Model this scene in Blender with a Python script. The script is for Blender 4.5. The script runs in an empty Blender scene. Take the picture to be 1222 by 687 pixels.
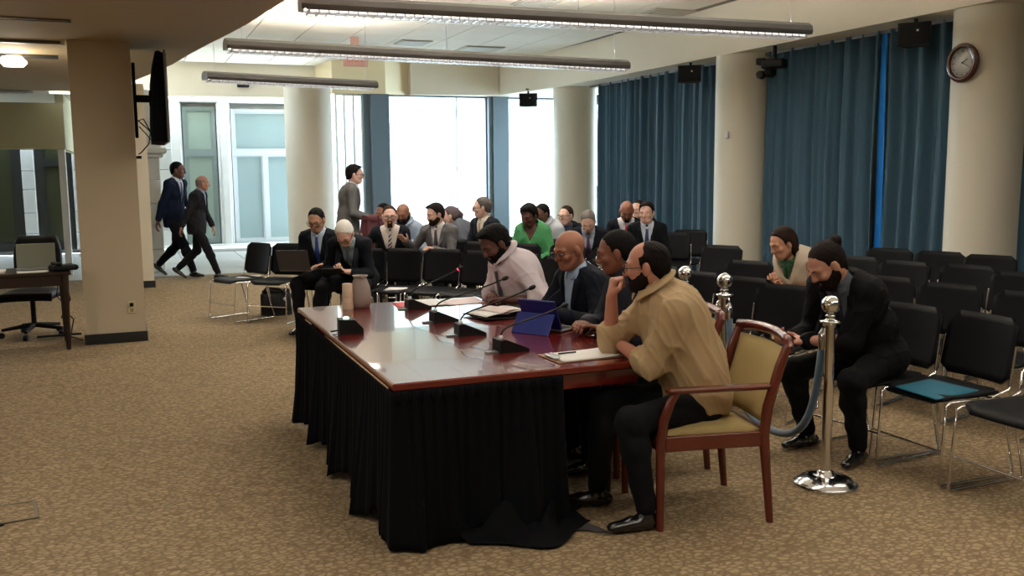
import bpy, math, random
import numpy as np
from mathutils import Vector, Matrix
from math import sin, cos, pi, radians, sqrt, atan2, hypot

SC = bpy.context.scene
COL = SC.collection
random.seed(7)

# ------------------------------------------------------------------ camera
def make_camera():
    yaw, pitch, roll, H, F = radians(22.0), radians(7.2), radians(0.5), 1.65, 1120.0
    fw = Vector((sin(yaw)*cos(pitch), cos(yaw)*cos(pitch), -sin(pitch)))
    rt = Vector((cos(yaw), -sin(yaw), 0)); up = rt.cross(fw)
    r2 = rt*cos(roll)-up*sin(roll); u2 = up*cos(roll)+rt*sin(roll)
    cd = bpy.data.cameras.new('camera'); cd.sensor_width = 36; cd.lens = F/1222*36
    cd.clip_start = 0.05; cd.clip_end = 200
    co = bpy.data.objects.new('camera', cd); COL.objects.link(co)
    m = Matrix((r2, u2, -fw)).transposed().to_4x4(); m.translation = Vector((0, 0, H))
    co.matrix_world = m; SC.camera = co
make_camera()

# ------------------------------------------------------------------ world, light, exposure
W = bpy.data.worlds.new('world'); SC.world = W; W.use_nodes = True
bg = W.node_tree.nodes['Background']
bg.inputs[0].default_value = (0.76, 0.90, 1.0, 1); bg.inputs[1].default_value = 17.0
SC.view_settings.view_transform = 'Standard'; SC.view_settings.look = 'None'
SC.view_settings.gamma = 1.0; SC.view_settings.use_curve_mapping = False
SC.view_settings.exposure = 0.1
SC.cycles.use_denoising = True
SC.cycles.max_bounces = 8; SC.cycles.diffuse_bounces = 4; SC.cycles.glossy_bounces = 4
SC.cycles.transmission_bounces = 6; SC.cycles.transparent_max_bounces = 12
SC.cycles.caustics_reflective = False; SC.cycles.caustics_refractive = False
SC.cycles.sample_clamp_indirect = 6.0

def area(name, loc, look, sx, sy, power, color, portal=False, cam=True):
    d = bpy.data.lights.new(name, 'AREA'); d.shape = 'RECTANGLE'; d.size = sx; d.size_y = sy
    d.energy = power; d.color = color
    if portal: d.cycles.is_portal = True
    o = bpy.data.objects.new(name, d); COL.objects.link(o); o.location = loc
    o.rotation_euler = Vector(look).to_track_quat('-Z', 'Y').to_euler()
    return o
# daylight openings: portals only steer samples of the sky, they give off nothing
area('portal_back', (6.4, 19.45, 1.9), (0, -1, 0), 5.2, 3.6, 1, (1, 1, 1), portal=True)
area('portal_passage', (0.6, 20.95, 3.9), (0, 0, -1), 7.0, 0.9, 1, (1, 1, 1), portal=True)
FIX_POWER = 24.0      # per linear fixture section, down
FIX_UP = 140.0         # per linear fixture section, up

# ------------------------------------------------------------------ helpers
def srgb(r, g, b):
    f = lambda c: (c/255/12.92 if c/255 <= .04045 else ((c/255+.055)/1.055)**2.4)
    return (f(r), f(g), f(b), 1)

def mat(name, col, rough=.6, metal=0, spec=.5, noise=0, nscale=8, bump=0, bscale=60, coat=0, trans=0, emit=None, estr=0, sheen=0, stretch=(1, 1, 1), col2=None):
    m = bpy.data.materials.new(name); m.use_nodes = True
    nt = m.node_tree; b = nt.nodes['Principled BSDF']
    b.inputs['Base Color'].default_value = col if len(col) == 4 else (*col, 1)
    b.inputs['Roughness'].default_value = rough; b.inputs['Metallic'].default_value = metal
    b.inputs['Specular IOR Level'].default_value = spec; b.inputs['Coat Weight'].default_value = coat
    b.inputs['Transmission Weight'].default_value = trans; b.inputs['Sheen Weight'].default_value = sheen
    if emit: b.inputs['Emission Color'].default_value = (*emit[:3], 1); b.inputs['Emission Strength'].default_value = estr
    if noise or bump:
        tc = nt.nodes.new('ShaderNodeTexCoord'); mp = nt.nodes.new('ShaderNodeMapping'); mp.inputs['Scale'].default_value = stretch
        nt.links.new(tc.outputs['Object'], mp.inputs['Vector'])
    if noise:
        n = nt.nodes.new('ShaderNodeTexNoise'); n.inputs['Scale'].default_value = nscale; n.inputs['Detail'].default_value = 4
        mx = nt.nodes.new('ShaderNodeMix'); mx.data_type = 'RGBA'
        c = Vector(b.inputs['Base Color'].default_value[:3])
        c2 = Vector(col2[:3]) if col2 else c*(1-noise)
        mx.inputs[6].default_value = (*c2, 1); mx.inputs[7].default_value = (*(c*(1+noise*.4) if not col2 else c), 1)
        nt.links.new(mp.outputs[0], n.inputs['Vector']); nt.links.new(n.outputs['Fac'], mx.inputs[0])
        nt.links.new(mx.outputs[2], b.inputs['Base Color'])
    if bump:
        n2 = nt.nodes.new('ShaderNodeTexNoise'); n2.inputs['Scale'].default_value = bscale; n2.inputs['Detail'].default_value = 3
        bp = nt.nodes.new('ShaderNodeBump'); bp.inputs['Strength'].default_value = bump; bp.inputs['Distance'].default_value = .01
        nt.links.new(mp.outputs[0], n2.inputs['Vector']); nt.links.new(n2.outputs['Fac'], bp.inputs['Height'])
        nt.links.new(bp.outputs[0], b.inputs['Normal'])
    return m

def link_mesh(name, me, m=None, parent=None):
    o = bpy.data.objects.new(name, me); COL.objects.link(o)
    if m is not None and not len(me.materials): me.materials.append(m)
    if parent is not None: o.parent = parent
    return o

def tag(o, label=None, cat=None, group=None, kind=None):
    if label: o['label'] = label
    if cat: o['category'] = cat
    if group: o['group'] = group
    if kind: o['kind'] = kind
    return o

def empty(name, loc=(0, 0, 0), rz=0, label=None, cat=None, group=None, kind=None):
    o = bpy.data.objects.new(name, None); COL.objects.link(o); o.location = loc; o.rotation_euler = (0, 0, rz)
    o.empty_display_size = .1
    return tag(o, label, cat, group, kind)

def children(o): return [c for c in bpy.data.objects if c.parent == o]
_kids = {}
def copy_tree(o, parent=None, kids=None):
    c = o.copy(); COL.objects.link(c)
    if parent is not None: c.parent = parent
    for ch in list(o.children): copy_tree(ch, c)
    return c

class MB:
    def __init__(s): s.v = []; s.f = []; s.sm = []
    def add(s, vs, fs, smooth=False):
        n = len(s.v); s.v += [tuple(v) for v in vs]; s.f += [tuple(i+n for i in f) for f in fs]; s.sm += [smooth]*len(fs); return s
    def box(s, c, d, M=None, bev=0):
        """box with centre c, full size d; optional 3x3 rotation; bev chamfers"""
        hx, hy, hz = d[0]/2, d[1]/2, d[2]/2
        if bev <= 0:
            vs = [Vector((x*hx, y*hy, z*hz)) for x in (-1, 1) for y in (-1, 1) for z in (-1, 1)]
            fs = [(0, 1, 3, 2), (4, 6, 7, 5), (0, 4, 5, 1), (2, 3, 7, 6), (0, 2, 6, 4), (1, 5, 7, 3)]
        else:
            b = min(bev, hx*.95, hy*.95, hz*.95); vs = []; fs = []; idx = {}
            for sx in (-1, 1):
                for sy in (-1, 1):
                    for sz in (-1, 1):
                        for ax in range(3):
                            p = [sx*(hx-b), sy*(hy-b), sz*(hz-b)]
                            p[ax] = (sx*hx, sy*hy, sz*hz)[ax]; idx[(sx, sy, sz, ax)] = len(vs); vs.append(Vector(p))
            I = idx
            for ax in range(3):
                for sg in (-1, 1):
                    o = [a for a in range(3) if a != ax]
                    q = []
                    for (a, b2) in ((-1, -1), (1, -1), (1, 1), (-1, 1)):
                        t = [0, 0, 0]; t[ax] = sg; t[o[0]] = a; t[o[1]] = b2; q.append(I[(t[0], t[1], t[2], ax)])
                    fl = sg*(1 if ax != 1 else -1)
                    fs.append(tuple(q) if fl > 0 else tuple(q[::-1]))
            for ax in range(3):
                o = [a for a in range(3) if a != ax]
                for a in (-1, 1):
                    for b2 in (-1, 1):
                        q = []
                        for (sg, w) in ((-1, o[0]), (1, o[0]), (1, o[1]), (-1, o[1])):
                            t = [0, 0, 0]; t[ax] = sg; t[o[0]] = a; t[o[1]] = b2; q.append(I[(t[0], t[1], t[2], w)])
                        p0, p1, p2 = [vs[i] for i in q[:3]]
                        nn = (p1-p0).cross(p2-p1)
                        fs.append(tuple(q) if nn.dot(p0+p2) > 0 else tuple(q[::-1]))
            for sx in (-1, 1):
                for sy in (-1, 1):
                    for sz in (-1, 1):
                        q = [I[(sx, sy, sz, a)] for a in range(3)]
                        fs.append(tuple(q) if sx*sy*sz > 0 else tuple(q[::-1]))
        c = Vector(c)
        if M is not None: vs = [M @ v for v in vs]
        return s.add([v+c for v in vs], fs)
    def box2(s, a, b, bev=0):
        return s.box([(a[i]+b[i])/2 for i in range(3)], [abs(b[i]-a[i]) for i in range(3)], bev=bev)
    def tube(s, pts, r, n=8, closed=False, flat=1.0):
        pts = [Vector(p) for p in pts]; k = len(pts); rs = r if isinstance(r, (list, tuple)) else [r]*k
        vs = []; fs = []; prev = None
        for i, p in enumerate(pts):
            if closed: t = pts[(i+1) % k]-pts[i-1]
            else: t = pts[min(i+1, k-1)]-pts[max(i-1, 0)]
            t.normalize()
            if prev is None:
                a = Vector((0, 0, 1)) if abs(t.z) < .9 else Vector((1, 0, 0))
                u = t.cross(a).normalized()
            else: u = (prev-t*prev.dot(t)).normalized()
            prev = u; w = t.cross(u)
            for j in range(n):
                a = 2*pi*j/n; vs.append(p+u*cos(a)*rs[i]+w*sin(a)*rs[i]*flat)
        m = k if closed else k-1
        for i in range(m):
            for j in range(n):
                a = i*n+j; b = i*n+(j+1) % n; c = ((i+1) % k)*n+(j+1) % n; d = ((i+1) % k)*n+j
                fs.append((a, b, c, d))
        s.add(vs, fs, True)
        if not closed:
            s.add(vs[:n], [tuple(range(n))[::-1]]); s.add(vs[-n:], [tuple(range(n))])
        return s
    def lathe(s, prof, n=24, c=(0, 0, 0), M=None, cap=True):
        """prof: list of (r, z) bottom to top"""
        vs = []; fs = []
        for r, z in prof:
            for j in range(n): vs.append(Vector((r*cos(2*pi*j/n), r*sin(2*pi*j/n), z)))
        for i in range(len(prof)-1):
            for j in range(n):
                fs.append((i*n+j, i*n+(j+1) % n, (i+1)*n+(j+1) % n, (i+1)*n+j))
        if M is not None: vs = [M @ v for v in vs]
        c = Vector(c); vs = [v+c for v in vs]
        s.add(vs, fs, True)
        if cap: s.add(vs[:n], [tuple(range(n))[::-1]]); s.add(vs[-n:], [tuple(range(n))])
        return s
    def ball(s, c, r, n=16, m=10, sc=(1, 1, 1), M=None):
        vs = []; fs = []
        for i in range(m+1):
            t = pi*i/m
            for j in range(n): vs.append(Vector((r*sc[0]*sin(t)*cos(2*pi*j/n), r*sc[1]*sin(t)*sin(2*pi*j/n), -r*sc[2]*cos(t))))
        for i in range(m):
            for j in range(n): fs.append((i*n+j, i*n+(j+1) % n, (i+1)*n+(j+1) % n, (i+1)*n+j))
        if M is not None: vs = [M @ v for v in vs]
        c = Vector(c); return s.add([v+c for v in vs], fs, True)
    def prism(s, poly, z0, z1, M=None, c=(0, 0, 0)):
        n = len(poly); vs = [Vector((p[0], p[1], z0)) for p in poly]+[Vector((p[0], p[1], z1)) for p in poly]
        fs = [tuple(range(n))[::-1], tuple(range(n, 2*n))]+[(i, (i+1) % n, n+(i+1) % n, n+i) for i in range(n)]
        if M is not None: vs = [M @ v for v in vs]
        c = Vector(c); return s.add([v+c for v in vs], fs)
    def grid(s, fn, nu, nv, thick=None, smooth=True):
        """fn(u,v) in 0..1 -> point; thick: vector fn or number along the surface normal -> closed slab"""
        P = [[Vector(fn(i/nu, j/nv)) for j in range(nv+1)] for i in range(nu+1)]
        if thick is None:
            vs = [p for row in P for p in row]
            fs = [(i*(nv+1)+j, (i+1)*(nv+1)+j, (i+1)*(nv+1)+j+1, i*(nv+1)+j+1) for i in range(nu) for j in range(nv)]
            return s.add(vs, fs, smooth)
        N = [[None]*(nv+1) for _ in range(nu+1)]
        for i in range(nu+1):
            for j in range(nv+1):
                a = P[min(i+1, nu)][j]-P[max(i-1, 0)][j]; b = P[i][min(j+1, nv)]-P[i][max(j-1, 0)]
                N[i][j] = a.cross(b).normalized()
        K = (nu+1)*(nv+1)
        vs = [p for row in P for p in row]+[P[i][j]-N[i][j]*thick for i in range(nu+1) for j in range(nv+1)]
        id = lambda i, j: i*(nv+1)+j
        fs = []
        for i in range(nu):
            for j in range(nv):
                q = (id(i, j), id(i+1, j), id(i+1, j+1), id(i, j+1)); fs.append(q); fs.append(tuple(x+K for x in q[::-1]))
        for i in range(nu):
            fs.append((id(i, 0), K+id(i, 0), K+id(i+1, 0), id(i+1, 0)))
            fs.append((id(i+1, nv), K+id(i+1, nv), K+id(i, nv), id(i, nv)))
        for j in range(nv):
            fs.append((id(0, j+1), K+id(0, j+1), K+id(0, j), id(0, j)))
            fs.append((id(nu, j), K+id(nu, j), K+id(nu, j+1), id(nu, j+1)))
        return s.add(vs, fs, smooth)
    def mesh(s, name):
        me = bpy.data.meshes.new(name); me.from_pydata(s.v, [], s.f)
        me.polygons.foreach_set('use_smooth', s.sm); me.update(); return me
    def build(s, name, m, parent=None, autosmooth=False):
        return link_mesh(name, s.mesh(name), m, parent)

def rot(ax, a): return Matrix.Rotation(a, 3, ax)

# ------------------------------------------------------------------ materials
M = {}
M['cream'] = mat('cream_paint', srgb(198, 184, 158), .7, noise=.05, nscale=3, bump=.05, bscale=150)
M['cream2'] = mat('beam_paint', srgb(228, 218, 198), .65, noise=.04, nscale=3)
M['colpaint'] = mat('column_paint', srgb(228, 222, 206), .6, noise=.04, nscale=2)
M['tan'] = mat('low_ceiling_paint', srgb(168, 148, 112), .8, noise=.04, nscale=2)
M['white'] = mat('white_paint', srgb(225, 226, 224), .6)
M['tile'] = mat('ceiling_tile_fibre', srgb(226, 218, 204), .85, noise=.05, nscale=30, bump=.2, bscale=200)
M['grout'] = mat('ceiling_gap_grey', srgb(120, 112, 100), .9)
M['stone'] = mat('pale_limestone', srgb(212, 214, 212), .75, noise=.12, nscale=5, bump=.3, bscale=40)
M['stonefloor'] = mat('grey_stone_floor', srgb(176, 178, 178), .4, noise=.08, nscale=6)
M['black_base'] = mat('black_rubber', srgb(18, 18, 18), .6)
M['black'] = mat('black_plastic', srgb(11, 11, 13), .6, spec=.25)
M['black_soft'] = mat('black_moulded_plastic', srgb(9, 10, 14), .55, spec=.14)
M['chrome'] = mat('chrome', (.82, .82, .84, 1), .12, 1)
M['steel'] = mat('satin_steel', (.62, .62, .64, 1), .28, 1)
M['alum'] = mat('painted_aluminium', srgb(112, 112, 115), .4, .3)
M['winframe'] = mat('grey_window_frame', srgb(196, 204, 208), .45)
M['slate'] = mat('slate_blue_panel', srgb(90, 104, 114), .5)
M['frost'] = mat('pale_green_blind_glass', srgb(150, 168, 158), .35, noise=.06, nscale=3)
M['frostb'] = mat('pale_blue_blind_glass', srgb(146, 166, 168), .3, noise=.06, nscale=3)
M['darkframe'] = mat('dark_bronze_frame', srgb(34, 36, 34), .5)
M['darkglass'] = mat('dark_olive_glass', srgb(58, 62, 44), .2)
M['mahogany'] = mat('polished_mahogany', srgb(112, 24, 16), .2, noise=.3, nscale=5, stretch=(1, 8, 1), coat=.8, spec=.6)
M['redwood'] = mat('red_brown_wood', srgb(96, 38, 26), .22, noise=.3, nscale=6, stretch=(6, 1, 1), coat=.3)
M['darkwood'] = mat('dark_walnut', srgb(42, 26, 20), .3, noise=.3, nscale=6)
M['khaki'] = mat('khaki_upholstery', srgb(172, 150, 98), .85, noise=.08, nscale=40, bump=.3, bscale=250)
M['skirt'] = mat('black_polyester', srgb(6, 7, 11), .95, bump=.15, bscale=120, spec=.15)
M['curtain'] = mat('teal_blue_drape', srgb(48, 82, 104), .85, noise=.12, nscale=14, stretch=(3, 3, .2), bump=.2, bscale=200, sheen=.2)
M['slit_daylight'] = mat('painted_slit_daylight', srgb(24, 130, 230), .8)  # daylight through the curtain gap, put into the colour of a strip
M['paper'] = mat('white_paper', srgb(232, 230, 226), .7)
M['pinkpaper'] = mat('pink_tinted_paper', srgb(232, 214, 214), .7)
M['redfolder'] = mat('red_card', srgb(196, 44, 50), .6)
M['bluecase'] = mat('royal_blue_case', srgb(18, 34, 110), .5)
M['greyplast'] = mat('grey_plastic', srgb(104, 106, 108), .4)
M['cup'] = mat('paper_cup_card', srgb(206, 184, 160), .7)
M['vase'] = mat('matte_taupe_ceramic', srgb(150, 136, 128), .55, noise=.08, nscale=20)
M['teal'] = mat('teal_card', srgb(0, 88, 112), .6)
M['rope'] = mat('grey_blue_velvet', srgb(84, 108, 132), .8, bump=.3, bscale=200, sheen=.5)
M['clip'] = mat('brown_hardboard', srgb(112, 74, 50), .6)
M['bag'] = mat('black_nylon', srgb(24, 23, 25), .7, bump=.5, bscale=60)
M['outlet'] = mat('cream_plastic', srgb(206, 196, 160), .4)
M['screenglow'] = mat('green_led', (.2, 1, .6, 1), .4, emit=(.5, 1, .75), estr=6)
M['tube'] = mat('fluorescent_glow', (1, 1, 1, 1), .5, emit=(1, .93, .84), estr=5)
M['lampglow'] = mat('spot_lamp_glow', (1, 1, 1, 1), .5, emit=(1, .93, .78), estr=14)
M['led'] = mat('white_lens_glow', (1, 1, 1, 1), .5, emit=(1, 1, .95), estr=2.5)
M['signred'] = mat('exit_sign_red', srgb(190, 110, 100), .5, emit=(1, .35, .3), estr=.15)
M['signface'] = mat('exit_sign_face', srgb(226, 180, 168), .5)
M['clockface'] = mat('clock_face_white', srgb(220, 222, 222), .35)
M['clockwood'] = mat('dark_cherry_clock_rim', srgb(66, 26, 20), .2, coat=.5)
M['vent'] = mat('grey_vent_metal', srgb(176, 170, 158), .6)
M['leaf'] = mat('tree_leaves', srgb(150, 185, 160), .8, noise=.3, nscale=3)
M['bark'] = mat('tree_bark', srgb(120, 112, 100), .9)
M['concrete'] = mat('pale_concrete', srgb(205, 208, 206), .8, noise=.08, nscale=2)
M['screen'] = mat('screen_black_glass', srgb(10, 11, 14), .08, coat=.5)
M['maroon'] = mat('maroon_cloth', srgb(72, 24, 34), .8, bump=.3, bscale=60)

def glass_mat():
    m = bpy.data.materials.new('clear_window_glass'); m.use_nodes = True; nt = m.node_tree; nt.nodes.clear()
    out = nt.nodes.new('ShaderNodeOutputMaterial'); t = nt.nodes.new('ShaderNodeBsdfTransparent'); g = nt.nodes.new('ShaderNodeBsdfGlossy')
    t.inputs[0].default_value = (.93, .98, 1, 1); g.inputs['Roughness'].default_value = .02
    mx = nt.nodes.new('ShaderNodeMixShader'); fr = nt.nodes.new('ShaderNodeFresnel'); fr.inputs[0].default_value = 1.45
    nt.links.new(fr.outputs[0], mx.inputs[0]); nt.links.new(t.outputs[0], mx.inputs[1]); nt.links.new(g.outputs[0], mx.inputs[2])
    nt.links.new(mx.outputs[0], out.inputs[0]); return m
M['glass'] = glass_mat()

def carpet_mat():
    m = bpy.data.materials.new('tan_cobble_pattern_carpet'); m.use_nodes = True; nt = m.node_tree; b = nt.nodes['Principled BSDF']
    tc = nt.nodes.new('ShaderNodeTexCoord'); mp = nt.nodes.new('ShaderNodeMapping'); mp.inputs['Scale'].default_value = (24, 35, 1)
    mp.inputs['Rotation'].default_value = (0, 0, radians(-20))
    nt.links.new(tc.outputs['Object'], mp.inputs[0])
    nz = nt.nodes.new('ShaderNodeTexNoise'); nz.inputs['Scale'].default_value = 1.2; nz.inputs['Detail'].default_value = 2
    nt.links.new(mp.outputs[0], nz.inputs[0])
    ad = nt.nodes.new('ShaderNodeVectorMath'); ad.operation = 'MULTIPLY_ADD'; ad.inputs[1].default_value = (.5, .5, 0)
    nt.links.new(nz.outputs['Color'], ad.inputs[0]); nt.links.new(mp.outputs[0], ad.inputs[2])
    v = nt.nodes.new('ShaderNodeTexVoronoi'); v.feature = 'DISTANCE_TO_EDGE'; v.inputs['Scale'].default_value = 1.0; v.inputs['Randomness'].default_value = .8
    nt.links.new(ad.outputs[0], v.inputs['Vector'])
    v2 = nt.nodes.new('ShaderNodeTexVoronoi'); v2.inputs['Scale'].default_value = 1.0; v2.inputs['Randomness'].default_value = .8
    nt.links.new(ad.outputs[0], v2.inputs['Vector'])
    r = nt.nodes.new('ShaderNodeValToRGB'); r.color_ramp.elements[0].position = .03; r.color_ramp.elements[0].color = srgb(120, 100, 76)
    r.color_ramp.elements[1].position = .2; r.color_ramp.elements[1].color = srgb(154, 136, 108)
    nt.links.new(v.outputs['Distance'], r.inputs[0])
    hs = nt.nodes.new('ShaderNodeHueSaturation'); mr = nt.nodes.new('ShaderNodeMapRange'); mr.inputs[3].default_value = .88; mr.inputs[4].default_value = 1.1
    sp = nt.nodes.new('ShaderNodeSeparateColor'); nt.links.new(v2.outputs['Color'], sp.inputs[0]); nt.links.new(sp.outputs[0], mr.inputs[0])
    nt.links.new(mr.outputs[0], hs.inputs['Value']); nt.links.new(r.outputs[0], hs.inputs['Color'])
    # slow patches of wear
    n3 = nt.nodes.new('ShaderNodeTexNoise'); n3.inputs['Scale'].default_value = .7; nt.links.new(tc.outputs['Object'], n3.inputs[0])
    mr3 = nt.nodes.new('ShaderNodeMapRange'); mr3.inputs[3].default_value = .9; mr3.inputs[4].default_value = 1.08; nt.links.new(n3.outputs['Fac'], mr3.inputs[0])
    hs2 = nt.nodes.new('ShaderNodeHueSaturation'); nt.links.new(mr3.outputs[0], hs2.inputs['Value']); nt.links.new(hs.outputs[0], hs2.inputs['Color'])
    nt.links.new(hs2.outputs[0], b.inputs['Base Color']); b.inputs['Roughness'].default_value = .95; b.inputs['Specular IOR Level'].default_value = .15
    bp = nt.nodes.new('ShaderNodeBump'); bp.inputs['Strength'].default_value = .5; bp.inputs['Distance'].default_value = .006
    nt.links.new(r.outputs[0], bp.inputs['Height']); nt.links.new(bp.outputs[0], b.inputs['Normal'])
    return m
M['carpet'] = carpet_mat()
# ------------------------------------------------------------------ the setting
def struct(name, mb, m, parent=None):
    o = mb.build(name, m, parent)
    if parent is None: o['kind'] = 'structure'
    return o

struct('floor', MB().box2((-7, -3, -.1), (3.9, 15.9, 0)).box2((3.9, -3, -.1), (9.3, 19.4, 0)), M['carpet'])
# stone floor of the bright passage: slabs laid as single pieces
sf = empty('floor_passage', (0, 0, 0)); sf['kind'] = 'structure'
MB().box2((-7, 15.9, -.1), (3.9, 22, -.015)).build('bed', M['stonefloor'], sf)
slab = MB().box((0, 0, 0), (1.09, 1.09, .03), bev=.006).mesh('stone_slab')
for i in range(10):
    for j in range(4):
        x = -6.6+i*1.1+.55; 
        if x > 3.6: continue
        o = link_mesh('stone_slab', slab, M['stonefloor'], sf); o.location = (x-.25, 15.9+.56+j*1.1, -.008+random.uniform(-.001, .001))
tag(MB().box2((-1.0, 20.3, 0), (3.9, 21.25, .07), bev=.01).build('trim_plinth', M['stone']), kind='structure')

# high ceiling of lay-in tiles
ce = empty('ceiling', (0, 0, 0)); ce['kind'] = 'structure'
MB().box2((-1.0, -3, 3.885), (9.3, 20.6, 3.98)).build('slab', M['grout'], ce)
TX, TY = 0.80, 0.80
tile = MB().box((0, 0, 0), (TX-.012, TY-.002, .02), bev=.004).mesh('ceiling_tile')
nt_ = 0
for i in range(11):
    for j in range(24):
        x = -.05+i*TX+.4; y = 1.6+j*TY
        if x > 7.9 or nt_ >= 290: continue
        o = link_mesh('ceiling_tile', tile, M['tile'], ce); o.location = (x-.4, y, 3.875); nt_ += 1

# low ceiling with the curved edge, at 2.88 m
edge = [(.9, -3), (1.02, 1), (1.1, 4), (1.13, 6), (1.12, 7.1), (1.06, 7.66), (.99, 8.36), (.9, 9.01), (.79, 9.7), (.67, 10.58), (.53, 11.7), (.33, 12.85), (.15, 13.8), (-.05, 15), (-.2, 15.9)]
poly = edge+[(-7, 15.9), (-7, -3)]
struct('ceiling_low', MB().prism(poly, 2.88, 3.95), M['tan'])
# slots and strip in the low ceiling
for nm, lab, y, x1, mm, w in (('air_slot', 'long black air slot in the low tan ceiling nearest the camera', 8.62, -.37, M['black_base'], .11), ):
    sl = empty(nm, (0, 0, 0), 0, lab, 'air vent')
    for dy in (-.045, .045): MB().box2((-3.2, y+dy-.012, 2.872), (x1, y+dy+.012, 2.8815)).build('slot_edge', mm, sl)
    MB().box2((-3.2, y-.03, 2.876), (x1, y+.03, 2.8815)).build('slot_liner', M['tan'], sl)
tr = empty('ceiling_track', (0, 0, 0), 0, 'thin pale metal rail under the low ceiling above the spot lamps', 'rail')
MB().box2((-3.5, 9.95, 2.85), (-.5, 9.98, 2.879), bev=.004).build('rail', M['alum'], tr)
MB().box2((-.53, 9.94, 2.845), (-.49, 9.99, 2.879)).build('end_cap', M['chrome'], tr)
tr = empty('lamp_bar', (0, 0, 0), 0, 'dark bar on the low ceiling that carries the bright spot lamps', 'rail')
MB().box2((-3.0, 11.12, 2.84), (-.62, 11.16, 2.879), bev=.004).build('rail', M['darkframe'], tr)
for k, (x, lab) in enumerate(((-1.03, 'glowing ceiling spot lamp nearest the square pillar'), (-1.55, 'glowing ceiling spot lamp at the left edge of the picture'))):
    sp = empty('spot_lamp', (x, 10.95, 2.83), 0, lab, 'lamp', 'spot lamps under the low ceiling')
    MB().box((0, .16, .0), (.14, .1, .05), bev=.008).build('lamp_holder', M['lampglow'], sp)
    MB().box((0, 0, -.05), (.25, .22, .09), bev=.04).build('lamp_head', M['lampglow'], sp)
    MB().tube([(0, .2, 0), (0, .19, .05)], .012).build('stem', M['darkframe'], sp)
    l = bpy.data.lights.new('spot_lamp_light', 'POINT'); l.energy = 14; l.color = (1, .9, .72); l.shadow_soft_size = .1
    lo = bpy.data.objects.new('spot_lamp_light', l); COL.objects.link(lo); lo.location = (x, 10.9, 2.62)
tag(MB().box2((-1.06, 16.2, 2.868), (-.66, 16.32, 2.8805)).build('downlight', M['led']), 'small white strip light at the far edge of the low ceiling', 'lamp')
# header wall over the side lobby
hd = MB().box2((-7, 16.5, 2.03), (-.9, 16.7, 2.74)).box2((-1.02, 16.7, 2.03), (-.9, 21.0, 2.9))
struct('wall_header', hd, mat('green_cream_paint', srgb(176, 172, 140), .7))
struct('trim_1', MB().box2((-1.03, 16.72, 0), (-.93, 16.95, 2.03)), M['stone'])
cg = empty('ceiling_lobby', (0, 0, 0)); cg['kind'] = 'structure'
MB().box2((-7, 15.9, 2.9), (-.2, 20.9, 3.0)).build('panel', M['tile'], cg)
gr = empty('ceiling_grille', (0, 0, 0), 0, 'pale metal ceiling grille in the lobby ceiling before the header wall', 'air vent')
MB().box2((-3.0, 16.0, 2.875), (-1.3, 16.4, 2.9)).build('frame', M['alum'], gr)
for k in range(6): MB().box2((-2.95+k*.27, 16.03, 2.865), (-2.75+k*.27, 16.37, 2.876)).build('slat', M['vent'], gr)

# square pillar and the wall ends behind it
PX0, PX1, PY0, PY1 = -.47, .075, 9.84, 10.4
struct('wall_pillar', MB().box2((PX0, PY0, 0), (PX1, PY1, 2.89)), M['cream'])
struct('baseboard_pillar', MB().box2((PX0-.012, PY0-.012, 0), (PX1+.012, PY1+.012, .1), bev=.003), M['black_base'])
struct('wall_pillar_rear', MB().box2((-.5, 14.45, 0), (.26, 14.8, 2.89)), M['cream2'])
struct('baseboard_pillar_rear', MB().box2((-.51, 14.44, 0), (.272, 14.81, .1)), M['black_base'])
struct('wall_left', MB().box2((-7.1, -3, 0), (-7, 21, 3.9)), M['cream'])
struct('wall_near', MB().box2((-7, -3.1, 0), (9.3, -3, 3.9)), M['cream'])

# soffit beams round the high ceiling
def beam_strip(name, pts, z0, z1, th, m):
    mb = MB()
    P = [Vector((x, y, 0)) for x, y in pts]; n = len(P); N = []
    for i in range(n):
        t = (P[min(i+1, n-1)]-P[max(i-1, 0)]).normalized(); N.append(Vector((-t.y, t.x, 0)))
    a = [(p.x, p.y) for p in P]; b = [((p+nn*th).x, (p+nn*th).y) for p, nn in zip(P, N)]
    for i in range(n-1):
        q = [a[i], a[i+1], b[i+1], b[i]]
        ar = sum(q[k][0]*q[(k+1) % 4][1]-q[(k+1) % 4][0]*q[k][1] for k in range(4))
        if ar < 0: q = q[::-1]
        mb.prism(q, z0, z1)
    return struct(name, mb, m)
beam_strip('trim_beam_right', [(7.3, 18.65), (7.55, 17.2), (7.71, 15), (7.74, 12), (7.72, 9), (7.71, 6), (7.71, -3)], 3.2, 3.95, 1.7, M['cream2'])
beam_strip('trim_beam_back', [(.1, 20.65), (3.9, 20.5), (4.0, 19.25), (4.85, 19.1), (5.5, 19.15)][:2], 3.2, 4.3, .12, M['cream2'])
MBb = MB().prism([(3.78, 20.7), (3.9, 19.25), (4.95, 19.05), (5.5, 19.3), (5.5, 20.7)], 3.2, 3.95)
struct('trim_beam_pier', MBb, mat('beam_paint_lamplit', srgb(236, 220, 184), .6))  # beam paint made warmer: the light on these faces is in the colour
struct('trim_beam_window', MB().prism([(5.5, 19.12), (7.3, 18.72), (9.3, 18.72), (9.3, 20.7), (5.5, 20.7)], 3.2, 3.95), M['cream2'])

# round columns
def column(name, x, y, r, z=3.2):
    struct(name, MB().lathe([(r, 0), (r, z)], 40, (x, y, 0)), M['colpaint'])
column('column_clock', 8.12, 7.14, .37)
column('column_middle', 8.12, 11.27, .40)
column('column_back', 8.12, 16.75, .42)
column('column_passage', 3.05, 17.3, .415)
# the middle column face towards the room comes nearly to the curtain line
# wall behind the curtains: solid, no window or daylight behind the cloth
struct('wall_right', MB().box2((9.2, -3, 0), (9.3, 16.4, 3.95)), M['cream'])

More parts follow.
